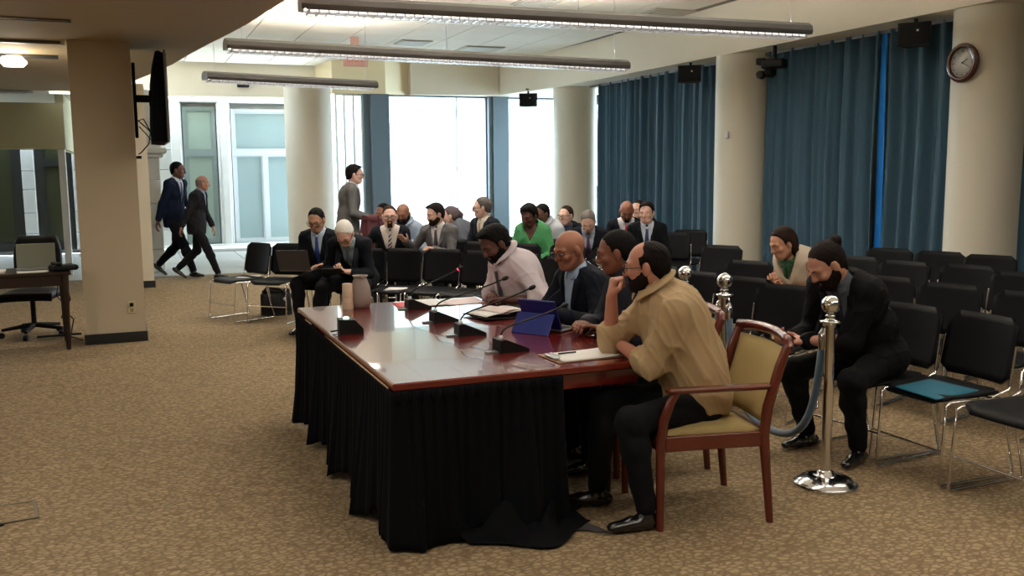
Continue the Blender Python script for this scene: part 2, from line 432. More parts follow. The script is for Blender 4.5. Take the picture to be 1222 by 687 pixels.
# curtains: pleated cloth as real folds
def curtain(y0, y1, lab, x=8.2, seed=0, gap=None):
    rnd = random.Random(seed); n = int(abs(y1-y0)/.012)
    ph = [rnd.uniform(0, 6.28) for _ in range(6)]
    def off(y):
        w = 1+.35*sin(y*2.3+ph[0])
        return .055*w*sin(y*2*pi/.24+1.9*sin(y*1.7+ph[1])+ph[2])+.025*sin(y*2*pi/.47+ph[3]+sin(y*3+ph[5]))+.012*sin(y*2*pi/.093+2*sin(y*4))
    def fn(u, v):
        y = y0+(y1-y0)*u; z = .03+3.17*v
        return (x+off(y+.012*sin(z*1.1+ph[4]+y))*(1-.25*v), y+.01*sin(z*2+ph[5]), z)
    o = MB().grid(fn, n, 8, thick=.006).build('curtain', M['curtain'])
    tag(o, lab, 'curtain', 'blue curtains along the right wall')
curtain(11.55, 15.95, 'teal blue pleated curtain between the back column and the middle column', seed=1)
curtain(8.73, 10.95, 'teal blue pleated curtain from the middle column to the bright blue slit', seed=2)
curtain(7.5, 8.645, 'teal blue pleated curtain from the bright blue slit to the clock column', seed=3)
curtain(1.0, 6.8, 'dark teal curtain beyond the clock column at the right picture edge', seed=4)
tag(MB().grid(lambda u, v: (8.19+.01*sin(v*5), 8.635+.11*u, .03+3.17*v), 4, 6, thick=.004).build('slit_light_strip', M['slit_daylight']), 'bright blue strip coloured as daylight in the slit between two curtains', 'curtain')
for k, (a, b) in enumerate(((1.0, 6.8), (7.4, 11), (11.5, 16.2))):
    tag(MB().box2((8.16, a, 3.165), (8.24, b, 3.2)).build('trim_%d' % (k+2), M['alum']), kind='structure')

# big bright windows at the back (all pane edges at 19.3 m)
YW = 19.3
def window(name, x0, x1, z0=.15, z1=3.2, bars=(), m=M['slate'], fr=.06):
    w = empty(name, (0, 0, 0)); w['kind'] = 'structure'
    f = MB(); f.box2((x0, YW-.05, z0), (x0+fr, YW+.05, z1)).box2((x1-fr, YW-.05, z0), (x1, YW+.05, z1))
    f.box2((x0+fr, YW-.05, z0), (x1-fr, YW+.05, z0+fr)).box2((x0+fr, YW-.05, z1-.03), (x1-fr, YW+.05, z1))
    f.build('window_frame', m, w)
    for b in bars: MB().box2((b-.012, YW-.02, z0+fr), (b+.012, YW+.02, z1-.03)).build('mullion', M['winframe'], w)
    xs = [x0+fr]+list(bars)+[x1-fr]
    for a, b in zip(xs[:-1], xs[1:]): MB().box2((a+.012, YW-.004, z0+fr), (b-.012, YW+.004, z1-.03)).build('pane', M['glass'], w)
window('window_1', 3.95, 4.52, bars=(4.14, 4.33), m=M['white'], fr=.03)
window('window_2', 5.03, 7.22, bars=(6.55,), fr=.02)
window('window_3', 7.68, 9.25, fr=.02)
struct('trim_5', MB().box2((4.5, YW-.16, 0), (4.62, YW+.1, 3.2)).box2((4.64, YW-.22, 0), (5.03, YW+.1, 3.2), bev=.01).box2((7.22, YW-.2, 0), (7.68, YW+.1, 3.2), bev=.01).box2((7.3, YW-.24, 0), (7.38, YW-.1, 3.2)), M['slate'])
struct('wall_window_sill', MB().box2((3.9, YW-.1, 0), (9.3, YW+.1, .15)), M['white'])
# right return of the window bay
w = empty('window_4', (0, 0, 0)); w['kind'] = 'structure'
MB().box2((9.2, 16.4, 0), (9.3, 16.5, 3.2)).box2((9.2, 19.2, 0), (9.3, 19.3, 3.2)).box2((9.2, 16.5, 0), (9.3, 19.2, .15)).build('window_frame', M['slate'], w)
MB().box2((9.245, 16.5, .15), (9.255, 19.2, 3.2)).build('pane', M['glass'], w)

# stone facade seen in the passage, stone blocks with open joints
FY = 21.3
fa = empty('wall_facade', (0, 0, 0)); fa['kind'] = 'structure'
wins = [(1.11, 1.78, .12, 3.03), (2.05, 3.47, .10, 3.0), (-2.0-.85, -1.99, .09, 2.9), (-1.76, -1.08, .09, 2.9)]
MB().box2((-7, FY+.22, 0), (5, FY+.3, 5.2)).build('backing', M['stone'], fa)
def block(x0, x1, z0, z1, proud=0):
    MB().box2((x0+.004, FY-proud, z0+.004), (x1-.004, FY+.23, z1-.004), bev=.008).build('stone_block', M['stone'], fa)
for (x0, x1) in ((-.98, -.3), (-.3, .35), (.35, 1.09), (1.80, 2.08), (3.49, 4.3), (-2.0+.0, -1.76), (-3.6, -2.87), (-1.07, -.98)):
    z = .07; k = 0
    while z < 3.1:
        h = .42+.05*((k*7) % 3-1); block(x0, x1, z, min(z+h, 3.12), proud=.0 if x1-x0 > .3 else .01); z += h; k += 1
for x in np.arange(-3.6, 4.2, .98): block(x, min(x+.98, 4.3), 3.12, 3.5)
for x in np.arange(-3.6, 4.2, .98): block(x, min(x+.98, 4.3), 3.5, 4.2)
MB().box2((-1, FY-.05, 3.12), (4.3, FY+.05, 3.22), bev=.02).build('cornice', M['stone'], fa)
MB().box2((1.82, FY-.07, .07), (2.07, FY+.02, 3.12), bev=.015).build('pilaster', M['stone'], fa)
MB().box2((1.87, FY-.10, .07), (2.02, FY-.06, 3.12), bev=.01).build('pilaster', M['stone'], fa)
MB().box2((.86, FY-.07, .07), (1.06, FY+.02, 3.12), bev=.015).build('pilaster', M['stone'], fa)
MB().box2((.6, FY-.16, .0), (4.2, FY+.02, .1), bev=.01).build('ledge', M['stone'], fa)
def facwin(name, x0, x1, z0, z1, tz, split, mf, mg, fr=.07):
    w = empty(name, (0, 0, 0)); w['kind'] = 'structure'
    f = MB(); y0, y1 = FY+.05, FY+.13
    f.box2((x0, y0, z0), (x0+fr, y1, z1)).box2((x1-fr, y0, z0), (x1, y1, z1)).box2((x0+fr, y0, z0), (x1-fr, y1, z0+fr)).box2((x0+fr, y0, z1-fr), (x1-fr, y1, z1))
    f.box2((x0+fr, y0, tz-.06), (x1-fr, y1, tz+.06)).build('window_frame', mf, w)
    cells = [(x0+fr, x1-fr, tz+.06, z1-fr)]
    if split:
        mx = (x0+x1)/2; MB().box2((mx-.045, y0, z0+fr), (mx+.045, y1, tz-.06)).build('mullion', mf, w)
        cells += [(x0+fr, mx-.045, z0+fr, tz-.06), (mx+.045, x1-fr, z0+fr, tz-.06)]
    else: cells += [(x0+fr, x1-fr, z0+fr, tz-.06)]
    for a, b, c, d in cells:
        s = .03
        MB().box2((a, y0+.02, c), (a+s, y1-.01, d)).box2((b-s, y0+.02, c), (b, y1-.01, d)).box2((a+s, y0+.02, c), (b-s, y1-.01, c+s)).box2((a+s, y0+.02, d-s), (b-s, y1-.01, d)).build('sash', mf, w)
        MB().box2((a+s, y0+.045, c+s), (b-s, y0+.055, d-s)).build('pane', mg, w)
facwin('window_5', 1.11, 1.78, .12, 3.03, 2.05, False, mat('greygreen_frame', srgb(128, 142, 140), .5), M['frost'])
facwin('window_6', 2.10, 3.47, .10, 3.0, 2.06, True, M['winframe'], M['frostb'])
facwin('window_7', -2.85, -1.99, .09, 2.9, 2.6, False, M['darkframe'], M['darkglass'], fr=.16)
facwin('window_8', -1.74, -1.09, .09, 2.9, 2.0-.14, False, M['darkframe'], M['darkglass'], fr=.14)
# stone pier with cornice at the passage mouth
pr = empty('wall_stone_pier', (0, 0, 0)); pr['kind'] = 'structure'
z = 0
for k in range(5):
    MB().box2((.15, 16.65, z+.003), (.48, 17.2, z+.377), bev=.008).build('stone_block', M['stone'], pr); z += .38
MB().box2((.11, 16.6, 1.9), (.54, 17.25, 1.96), bev=.01).build('cornice', M['stone'], pr)
MB().box2((.07, 16.55, 1.96), (.60, 17.3, 2.05), bev=.02).build('cornice', M['stone'], pr)
MB().box2((.19, 16.75, 2.05), (.52, 17.2, 3.0), bev=.01).build('stone_block', M['stone'], pr)

# outside ground, a pale building and trees in the over-bright daylight
tag(MB().box2((-30, 21.6, -.3), (60, 90, -.12)).build('ground', M['concrete']), kind='structure')
ob = empty('building', (14, 46, 0), 0, 'pale concrete building barely visible outside the bright windows', 'building')
MB().box((0, 0, 5), (14, 8, 10.4)).build('wall', M['concrete'], ob)
for k in range(6): MB().box((-5.5+k*2.1, -4.02, 5), (1.2, .1, 6)).build('window', M['frostb'], ob)
def tree(x, y, h, lab, seed):
    rnd = random.Random(seed); t = empty('tree', (x, y, -.12), 0, lab, 'tree', 'trees outside the bright windows')
    MB().tube([(0, 0, 0), (.1, 0, h*.3), (0, .1, h*.6)], [.16, .12, .06]).build('trunk', M['bark'], t)
    mb = MB()
    for k in range(900):
        a, b, r = rnd.uniform(0, 6.28), rnd.uniform(-1, 1), rnd.uniform(.2, 1)**.5
        c = Vector((cos(a)*sqrt(1-b*b), sin(a)*sqrt(1-b*b), b))*r*h*.3+Vector((0, 0, h*.65))
        s = rnd.uniform(.08, .16); q = rot('Z', rnd.uniform(0, 6))@rot('X', rnd.uniform(0, 6))
        mb.add([c+q@Vector((-s, 0, 0)), c+q@Vector((0, -s*.5, 0)), c+q@Vector((s, 0, 0)), c+q@Vector((0, s*.5, 0))], [(0, 1, 2, 3)])
    o = mb.build('foliage', M['leaf'], t); o['kind'] = 'stuff'
tree(15.2, 33, 6.5, 'pale green tree outside the right bright window', 4)
tree(8.4, 30, 6, 'pale green tree outside the left bright window', 5)
# ------------------------------------------------------------------ ceiling fixtures and wall things
def fixture(a, b, z, lab, zc=3.865, sections=2, power=1.0):
    a = Vector((a[0], a[1], 0)); b = Vector((b[0], b[1], 0)); L = (b-a).length; ang = atan2(b.y-a.y, b.x-a.x)
    c = (a+b)/2; t = empty('pendant_light', (c.x, c.y, z), ang, lab, 'ceiling light', 'long pendant light fixtures')
    # housing: curved section
    prof = [(-.10, -.035), (-.112, 0), (-.098, .045), (-.05, .075), (.05, .075), (.098, .045), (.112, 0), (.10, -.035), (.07, -.03), (.078, 0), (.0, .035), (-.078, 0), (-.07, -.03)]
    mb = MB(); n = len(prof)
    Mr = Matrix(((0, 0, 1), (1, 0, 0), (0, 1, 0)))
    mb.prism(prof[:8]+[(.07, -.03), (.07, .02), (-.07, .02), (-.07, -.03)], -L/2, L/2, M=Mr).build('housing', M['alum'], t)
    for s in (-1, 1):
        MB().prism(prof[:8], -.012, .012, M=Mr, c=(s*(L/2+.012), 0, 0)).build('end_cap', M['alum'], t)
    MB().box((0, 0, -.018), (L-.04, .14, .012)).build('tube', M['tube'], t)
    lv = MB(); k = int(L/.075)
    for i in range(k):
        x = -L/2+(i+.5)*L/k; lv.box((x, 0, -.046), (.010, .17, .034))
    for y in (-.086, .086): lv.box((0, y, -.034), (L-.03, .006, .012)); lv.box((0, y, -.062), (L-.03, .006, .006))
    lv.box((0, 0, -.046), (L-.03, .006, .034))
    o = lv.build('louver', M['steel'], t); o['kind'] = 'stuff'
    for x in ([-L/2+.15, 0, L/2-.15] if L > 3 else [-L/2+.12, L/2-.12]):
        MB().tube([(x, 0, .05), (x, 0, zc-z)], .0035, 6).build('cable', M['steel'], t)
        MB().lathe([(.02, .05), (.02, .062), (.006, .085)], 12, (x, 0, 0)).build('cable_grip', M['chrome'], t)
    for i in range(sections):
        u = -L/2+(i+.5)*L/sections; p = c+Vector((cos(ang), sin(ang), 0))*u
        for nm, dz, look, pw in (('pendant_light_down', -.068, (0, 0, -1), FIX_POWER), ('pendant_light_up', .075, (0, 0, 1), FIX_UP)):
            ao = area(nm, (p.x, p.y, z+dz), look, L/sections-.1, .14, pw*power, (1, .935, .82))
            ao.rotation_euler = (0 if look[2] < 0 else pi, 0, ang)
    return t
fixture((1.33, 7.6), (6.05, 7.48), 2.93, 'long pendant light nearest the camera, over the witness table', power=1.2)
fixture((1.0, 10.15), (5.85, 10.65), 2.92, 'long pendant light in the middle of the three', power=1.35)
fixture((1.03, 13.4), (3.48, 14.1), 2.91, 'short pendant light farthest back near the passage', sections=1, power=1.5)

fixture((1.5, 4.5), (6.1, 4.4), 2.93, 'long pendant light overhead out of the picture, behind the nearest one', power=.6)
fixture((1.5, 1.4), (6.1, 1.3), 2.93, 'long pendant light out of the picture, above and behind the camera', power=.85)
for k, (x, y) in enumerate(((-2.6, 2.0), (-2.6, 5.0), (-.6, 3.4), (-.4, 0.6), (-3.0, 7.6))):  # unseen downlights added to fill the foreground and left floor
    d_ = empty('added_fill_light', (x, y, 2.879), 0, 'added fill light out of the picture, in the low ceiling '+('far left', 'left of the table', 'just left of the camera', 'behind the camera', 'before the side table')[k], 'ceiling light')
    MB().lathe([(.09, -.004), (.105, -.004), (.105, 0), (.09, 0)], 24, cap=False).build('trim_ring', M['white'], d_)
    MB().lathe([(.088, -.002), (.088, 0)], 24).build('lens', M['tube'], d_)
    al = area('added_fill_glow', (x, y, 2.86), (0, 0, -1), .2, .2, 26, (1, .92, .78))
def ceiling_vent(x0, y0, x1, y1, lab):
    v = empty('ceiling_vent', ((x0+x1)/2, (y0+y1)/2, 3.86), 0, lab, 'air vent', 'grey vents in the high ceiling')
    w, d = abs(x1-x0), abs(y1-y0)
    MB().box((0, 0, -.004), (w, d, .016), bev=.004).build('frame', M['vent'], v)
    for k in range(6): MB().box((0, -d/2+(k+.5)*d/6, -.017), (w-.08, d/6-.03, .012)).build('slat', M['vent'], v)
ceiling_vent(5.75, 16.3, 6.5, 17.0, 'grey ceiling vent over the end of the middle pendant light')
ceiling_vent(4.9, 11.5, 5.45, 12.1, 'grey ceiling vent at the top picture edge above the nearest pendant light')
ceiling_vent(6.95, 11.7, 7.6, 12.3, 'grey ceiling vent close to the right beam')
ceiling_vent(4.45, 15.9, 5.0, 16.5, 'dim grey ceiling vent left of the vent over the middle pendant light')

def speaker(x, y, z, s, rz, lab):
    t = empty('wall_speaker', (x, y, z), rz, lab, 'speaker', 'black speakers under the right beam')
    MB().prism([(-.5*s, -.3*s), (.5*s, -.3*s), (.36*s, .34*s), (-.36*s, .34*s)][::1], -.36*s, .36*s).build('cabinet', M['black'], t)
    MB().box((0, -.31*s, 0), (.9*s, .03*s, .62*s), bev=.02*s).build('grille', M['black_soft'], t)
    MB().tube([(0, 0, .34*s), (0, 0, .62*s)], .02).box((0, 0, .6*s), (.1, .1, .02)).build('bracket', M['black'], t)
    MB().box((.1*s, -.33*s, .1*s), (.02, .01, .02)).build('badge', M['steel'], t)
speaker(7.82, 7.86, 3.03, .33, radians(-52), 'black speaker beside the clock column, largest of the three')
speaker(7.82, 12.2, 3.03, .34, radians(-40), 'black speaker over the curtain by the middle column')
speaker(7.5, 17.6, 3.02, .36, radians(-25), 'black speaker against the bright back window')
# pan-tilt camera
pc = empty('ptz_camera', (7.8, 10.2, 2.95), radians(-60), 'black pan and tilt camera hanging by the middle column', 'camera')
MB().tube([(0, 0, .05), (0, 0, .25)], .03).build('bracket', M['black'], pc)
MB().box((0, 0, .02), (.3, .18, .12), bev=.02).build('base', M['black'], pc)
MB().box((-.17, -.02, .06), (.1, .12, .08), bev=.01).build('arm', M['black'], pc)
MB().box((-.03, -.06, -.09), (.13, .15, .12), bev=.03).build('head', M['black_soft'], pc)
MB().lathe([(.055, 0), (.05, .08), (.04, .09)], 18, (-.12, -.1, -.12), M=rot('X', pi/2)).build('lens', M['black'], pc)
# thermostat on the middle column
tag(MB().box((7.735, 11.12, 2.1), (.03, .07, .1), bev=.01).build('thermostat', M['white']), 'small white sensor box on the middle column', 'sensor')
# wall clock: faces -X on the clock column
ck = empty('wall_clock', (7.745, 7.14, 2.66), 0, 'round wall clock with dark cherry rim on the column', 'clock')
RX = rot('Y', -pi/2)
MB().lathe([(.13, 0), (.19, 0), (.195, .02), (.175, .045), (.145, .05), (.142, .02)], 48, M=RX, cap=False).build('rim', M['clockwood'], ck)
MB().lathe([(.0, .008), (.146, .008), (.146, .018), (.0, .018)], 48, M=RX, cap=False).build('dial', M['clockface'], ck)
for h in range(12):
    a = radians(h*30); R = .118
    MB().box((-.0195, -sin(a)*R*-1, cos(a)*R), (.002, .006, .02), M=rot('X', a)).build('hour_mark', M['black'], ck)
for a, L, w in ((radians(62), .07, .008), (radians(118), .105, .005)):
    MB().box((-.023, sin(-a)*-L/2*-1, cos(a)*L/2), (.002, w, L), M=rot('X', a)).build('hand', M['black'], ck)
MB().ball((-.024, 0, 0), .008).build('hub', M['black'], ck)
# exit sign
ex = empty('exit_sign', (3.62, 15.9, 3.5), radians(0), 'red exit sign hanging behind the middle pendant light', 'sign')
MB().box((0, 0, 0), (.42, .05, .24), bev=.008).build('sign_box', M['signface'], ex)
MB().box((0, 0, .24), (.14, .05, .26), bev=.006).build('mount', M['signface'], ex)
def text_mesh(s, size, name, m, parent, loc, rotm, ext=.004):
    cu = bpy.data.curves.new('t', 'FONT'); cu.body = s; cu.size = size; cu.align_x = 'CENTER'; cu.align_y = 'CENTER'; cu.extrude = ext
    to = bpy.data.objects.new('t', cu); COL.objects.link(to); dg = bpy.context.evaluated_depsgraph_get()
    me = bpy.data.meshes.new_from_object(to.evaluated_get(dg)); bpy.data.objects.remove(to)
    me.transform(rotm.to_4x4()); o = link_mesh(name, me, m, parent); o.location = loc; return o
text_mesh('EXIT', .15, 'letters', M['signred'], ex, (0, -.028, 0), rot('X', pi/2))
# black box on the back beam
bb = empty('sensor_box', (2.3, 20.49, 3.45), 0, 'small black box on the beam over the passage', 'sensor')
MB().box((0, 0, 0), (.24, .1, .13), bev=.015).build('case', M['black'], bb); MB().box((0, -.055, 0), (.18, .01, .07)).build('window', M['screen'], bb)

# tv on the right side of the pillar
tv = empty('wall_television', (.1, 9.95, 2.35), 0, 'flat black television on an arm beside the square pillar', 'television')
MB().box((-.005, .15, .0), (.03, .2, .72), bev=.006).build('wall_plate', M['black'], tv)
MB().box((.08, .12, .02), (.15, .05, .07), bev=.008).box((.15, .1, .02), (.05, .12, .16), bev=.01).build('arm', M['black'], tv)
mt = Matrix(((1, 0, 0), (0, 1, 0), (0, 0, 1)))
sl = MB(); sl.v = []; 
P0 = [(.245, -.65, -.42), (.245, .6, -.42), (.245, .6, .40), (.245, -.65, .40)]
sl.prism([(-.42, .0), (.39, .0), (.41, .04), (.40, .07), (.2, .10), (-.2, .12), (-.41, .115)], -.62, .62, M=Matrix(((0, -1, 0), (0, 0, 1), (1, 0, 0))), c=(.25, .05, 0))
sl.build('rear_shell', M['skirt'], tv)
MB().box((.262, .05, 0), (.022, 1.28, .84), bev=.005).build('bezel', M['alum'], tv)
MB().box((.275, .05, 0), (.004, 1.22, .78)).build('screen', M['screen'], tv)
MB().tube([(.0, .1, -.2), (.06, .02, -.18), (.12, .02, -.3), (.1, .02, -.42), (.03, .1, -.5), (0, .12, -.52)], .006).tube([(.02, .1, -.2), (.1, .05, -.28), (.2, .0, -.42)], .006).tube([(.02, .1, -.25), (.12, .0, -.38), (.19, .03, -.43)], .005).build('cord', M['black'], tv)
MB().box((.0, .12, -.55), (.05, .06, .03)).build('plug', M['black'], tv)
# outlet on pillar
ol = empty('wall_outlet', (-.045, PY0-.002, .345), 0, 'cream wall outlet low on the square pillar', 'outlet')
MB().box((0, -.004, 0), (.075, .008, .12), bev=.002).build('plate', M['outlet'], ol)
MB().box((0, -.015, .025), (.035, .02, .035), bev=.004).build('plug', M['black'], ol)
MB().box((0, -.009, -.03), (.03, .004, .03), bev=.001).build('socket', mat('tan_socket', srgb(150, 136, 100), .5), ol)
# floor box
fb = empty('floor_box', (-.62, 5.02, 0), radians(8), 'flat metal floor box lid in the carpet at the left edge', 'floor outlet')
MB().box((0, 0, .003), (.2, .26, .006), bev=.002).build('lid', M['carpet'], fb)
for a, b in (((-.11, -.14, 0), (.11, -.125, .008)), ((-.11, .125, 0), (.11, .14, .008)), ((.095, -.125, 0), (.11, .125, .008)), ((-.11, -.125, 0), (-.095, .125, .008))):
    MB().box2(a, b).build('rim', mat('dull_brass', srgb(96, 84, 66), .5), fb)
MB().box((-.12, -.155, .006), (.16, .02, .012), bev=.003).build('handle', M['black'], fb)

# ------------------------------------------------------------------ witness table
TZ = .74
TX0, TX1, TY0, TY1 = 1.0, 2.28, 3.85, 6.33
tb = empty('witness_table', ((TX0+TX1)/2, (TY0+TY1)/2, 0), 0, 'long polished mahogany table with a black pleated skirt', 'table')
cx, cy = (TX0+TX1)/2, (TY0+TY1)/2; hx, hy = (TX1-TX0)/2, (TY1-TY0)/2
MB().box((0, 0, TZ-.018), (2*hx, 2*hy, .036), bev=.006).build('tabletop', M['mahogany'], tb)
MB().box((0, -hy+.07, TZ-.075), (2*hx-.1, .03, .08)).build('apron', M['mahogany'], tb)
MB().box((hx-.07, 0, TZ-.075), (.03, 2*hy-.14, .08)).build('apron', M['mahogany'], tb)
for sx, sy in ((-1, -1), (1, -1), (-1, 1), (1, 1)):
    MB().tube([(sx*(hx-.09), sy*(hy-.3), TZ-.04), (sx*(hx-.09), sy*(hy-.3), 0)], [.035, .025], 8).build('leg', M['darkwood'], tb)
# skirt: path along the left side and the front, real folds growing to the hem
def skirt():
    # path: start back-left corner, go towards camera, round the corner, run right to x=1.86
    ZS = TZ-.036
    L1 = 2*hy; L2 = .80; Ltot = L1+L2; n = 560
    rnd = random.Random(5); ph = [rnd.uniform(0, 6.3) for _ in range(8)]
    def base(s):
        if s < L1: return Vector((-hx+.002, hy-s, 0)), Vector((-1, 0, 0))
        return Vector((-hx+(s-L1), -hy+.002, 0)), Vector((0, -1, 0))
    def fn(u, v):
        s = u*Ltot; p, nrm = base(s)
        d = 1-v                        # 0 at top, 1 at hem
        cw = math.exp(-((s-L1)/.05)**2)
        if cw > .01:
            nrm = (Vector((-1, 0, 0))*(.5-.5*max(-1, min(1, (s-L1)/.05)))+Vector((0, -1, 0))*(.5+.5*max(-1, min(1, (s-L1)/.05)))).normalized()
        fine = .008*sin(s*2*pi/.052+ph[0]+.8*sin(s*5))
        big = .5+.5*sin(s*2*pi/.56+ph[1]+.6*sin(s*1.9)); mid = .5+.5*sin(s*2*pi/.19+ph[2]+1.1*sin(s*2.3))
        g = d**1.15
        o = .012+fine*(1-.4*d)+g*(.055*big**2+.03*mid*mid+.01)
        hem = .015+.07*(1-big)*(.3 if s > L1-.1 else 1)+.02*sin(s*9)
        z = ZS-.0-(ZS-max(hem, .012))*d
        tq = Vector((0, -1, 0)) if s < L1 else Vector((1, 0, 0))
        q = p+nrm*o+tq*(g*.02*sin(s*2*pi/.19+ph[3]))
        return (q.x, q.y, z)
    sk = MB().grid(lambda u, v: fn(u, 1-v), n, 22, thick=.003).build('skirt', M['skirt'], tb)
    # gathered heading band
    def band(u, v):
        s = u*Ltot; p, nrm = base(s); q = p+nrm*(.014+.004*sin(s*2*pi/.026)); return (q.x, q.y, ZS-.055+.058*v)
    MB().grid(band, 700, 2, thick=.003).build('skirt_band', M['skirt'], sk)
    # hem puddle spreading on the floor to the right
    def pud(u, v):
        x = -hx+.30+u*.60; w = .34*sin(pi*min(1, .12+u*.8))**.6
        y = -hy+.05-(v-.15)*w+.04*sin(u*9)
        e = max(0, 1-abs(v-.45)*2.1); z = .012+.10*e*(1-u*.5)*(1+.6*sin(u*17+v*5))+.02*sin(u*31+v*9)*e
        return (x+.03*sin(v*7), y, max(z, .008))
    MB().grid(pud, 48, 24, thick=.004).build('hem', M['skirt'], sk)
    MB().grid(lambda u, v: (-hx+.78+.17*u-.06*v, -hy-.11+.14*v-.1*u, .007+.006*sin(u*5+v*4)), 8, 8, thick=.003).build('label_flap', mat('dark_grey_lining', srgb(60, 58, 60), .8), sk)
skirt()

# ------------------------------------------------------------------ things on the table
def gooseneck(x, y, tip, lab, rz=0, red=False):
    t = empty('gooseneck_microphone', (x, y, TZ), rz, lab, 'microphone', 'gooseneck microphones on the table')
    c = MB(); w = .05
    # wedge base: tall at the left (front) end, sloping down to the right
    prof = [(-.07, 0), (.09, 0), (.09, .014), (-.04, .07), (-.068, .066)]
    c.prism(prof, -w, w, M=Matrix(((1, 0, 0), (0, 0, -1), (0, 1, 0))))
    c.build('base', M['black'], t)
    MB().prism([(-.125, -.018), (-.068, -.026), (-.068, .026), (-.125, .018)], 0, .008).build('talk_button', M['greyplast'], t)
    Rm = rot('Z', -rz); tp = Rm@(Vector(tip)-Vector((x, y, TZ)))
    p0 = Vector((-.045, .0, .066)); p1 = p0+Vector((.0, .0, .07)); d = tp-p0
    pts = []
    for i in range(17):
        u = i/16; a = p0; b = p0+Vector((-.005, 0, .085)); c2 = p0+d*.3+Vector((0, 0, .012)); e = tp
        pts.append(a*(1-u)**3+b*3*u*(1-u)**2+c2*3*u*u*(1-u)+e*u**3)
    MB().tube(pts, [.0048]*17, 8).build('gooseneck', M['black'], t)
    MB().lathe([(.012, 0), (.012, .018), (.007, .022)], 12, p0-Vector((0, 0, .003))).build('collar', M['steel'], t)
    dr = (pts[-1]-pts[-2]).normalized(); q = dr.to_track_quat('Z', 'Y').to_matrix()
    if red:
        MB().lathe([(.009, 0), (.009, .012)], 12, tp, M=q).build('ring_light', mat('red_ring', (1, .05, .1, 1), .4, emit=(1, .05, .12), estr=3), t)
    MB().lathe([(.006, 0), (.011, .008), (.013, .02), (.012, .036), (.004, .046)], 14, tp, M=q).build('capsule', M['black'], t)
gooseneck(1.72, 5.95, (2.010, 5.95, .985), 'gooseneck microphone farthest from the camera with red ring', 0, True)
gooseneck(1.71, 5.36, (2.1, 5.36, .975), 'gooseneck microphone second from the far end of the row', radians(2))
gooseneck(1.70, 4.86, (2.07, 4.87, .975), 'gooseneck microphone third from the far end, beside open binder', radians(-2))
gooseneck(1.73, 4.33, (2.08, 4.45, .93), 'gooseneck microphone nearest the camera, beside the clipboard', radians(4))
# timer light box
tm = empty('timer_box', (1.09, 5.2, TZ), radians(-5), 'small black timer box with glowing green light on the table edge', 'timer')
MB().prism([(-.045, 0), (.09, 0), (.09, .03), (.045, .08), (-.045, .085)], -.05, .05, M=Matrix(((1, 0, 0), (0, 0, -1), (0, 1, 0)))).build('case', M['black'], tm)
MB().lathe([(.016, 0), (.014, .008), (.004, .012)], 12, (0, 0, .084)).build('green_light', M['screenglow'], tm)
MB().tube([(-.045, 0, .02), (-.08, .01, .012), (-.085, .03, .01), (-.05, .04, .012)], .004).build('cord', M['black'], tm)
# cups, nested stacks upside down
cp = empty('cup_stack', (1.30, 6.13, TZ), 0, 'stack of pale paper cups beside the taupe carafe', 'cups')
for k in range(2):
    MB().lathe([(.036, 0), (.037, .004), (.036, .008), (.033, .09), (.030, .092)][:], 20, (0, 0, k*.078)).build('cup', M['cup'], cp)
for k in range(5): MB().lathe([(.0355, 0), (.0375, .003), (.0355, .006)], 20, (0, 0, .008+k*.009)).build('cup_rim', M['cup'], cp)
cf = empty('carafe', (1.395, 6.16, TZ), 0, 'taupe ceramic carafe standing at the far table edge', 'carafe')
MB().lathe([(.05, 0), (.058, .004), (.068, .04), (.07, .08), (.064, .13), (.05, .175), (.042, .195), (.042, .202), (.05, .212), (.052, .217), (.045, .217), (.036, .2), (.04, .19)], 32, cap=True).build('body', M['vase'], cf)
MB().tube([(-.0, -.048, .212), (0, -.06, .216)], .012).build('spout', M['vase'], cf)
def sheet(name, pts, z, m, lab=None, cat=None, parent=None, th=.003, curl=.0):
    P = [Vector((p[0], p[1], 0)) for p in pts]; c = sum(P, Vector())/4
    def fn(u, v):
        q = (P[0]*(1-u)+P[1]*u)*(1-v)+(P[3]*(1-u)+P[2]*u)*v
        return (q.x-(c.x if parent is None else 0), q.y-(c.y if parent is None else 0), th+curl*(abs(u-.5)*2)**3+curl*.5*(v)**4)
    mb = MB(); mb.grid(fn, 8, 8, thick=th)
    # make sure the upper side is up
    o = mb.build(name, m, parent)
    if parent is None: o.location = (c.x, c.y, z); tag(o, lab, cat)
    return o
sheet('red_folder', [(1.61, 6.02), (1.92, 6.05), (1.93, 6.29), (1.64, 6.28)], TZ+.0005, M['redfolder'], 'red folder lying under the farthest microphone', 'folder')
sheet('paper_sheet', [(1.95, 5.98), (2.22, 6.0), (2.25, 6.28), (1.98, 6.27)], TZ+.0005, M['pinkpaper'], 'pinkish white sheets of paper beside the red folder', 'paper', curl=.004)
sheet('paper_sheet', [(1.70, 6.0), (1.95, 6.0), (1.97, 6.3), (1.76, 6.31)], TZ+.005, M['paper'], 'white sheet partly over the red folder at far end', 'paper')
bi = empty('open_binder', (2.1, 5.42, TZ), radians(10), 'open black binder with loose white papers before the bald man', 'binder')
MB().grid(lambda u, v: (-.18+.36*u, -.15+.3*v, .006+.02*abs(u-.5)), 8, 4, thick=.005).build('cover', M['black'], bi)
for k, (dx, a, m_) in enumerate(((-.09, .06, M['paper']), (.08, -.05, M['paper']), (.0, .22, M['pinkpaper']))):
    R = rot('Z', a); MB().grid(lambda u, v: R@Vector((dx+.17*(u-.5), .24*(v-.5), .024+.008*k+.012*sin(u*3))), 6, 6, thick=.002).build('page', m_, bi)
tp_ = empty('tablet_with_case', (2.12, 4.80, TZ), radians(122), 'tablet in royal blue case propped open with a grey keyboard', 'tablet')
MB().box((0, -.09, .008), (.25, .17, .012), bev=.004).build('keyboard', M['greyplast'], tp_)
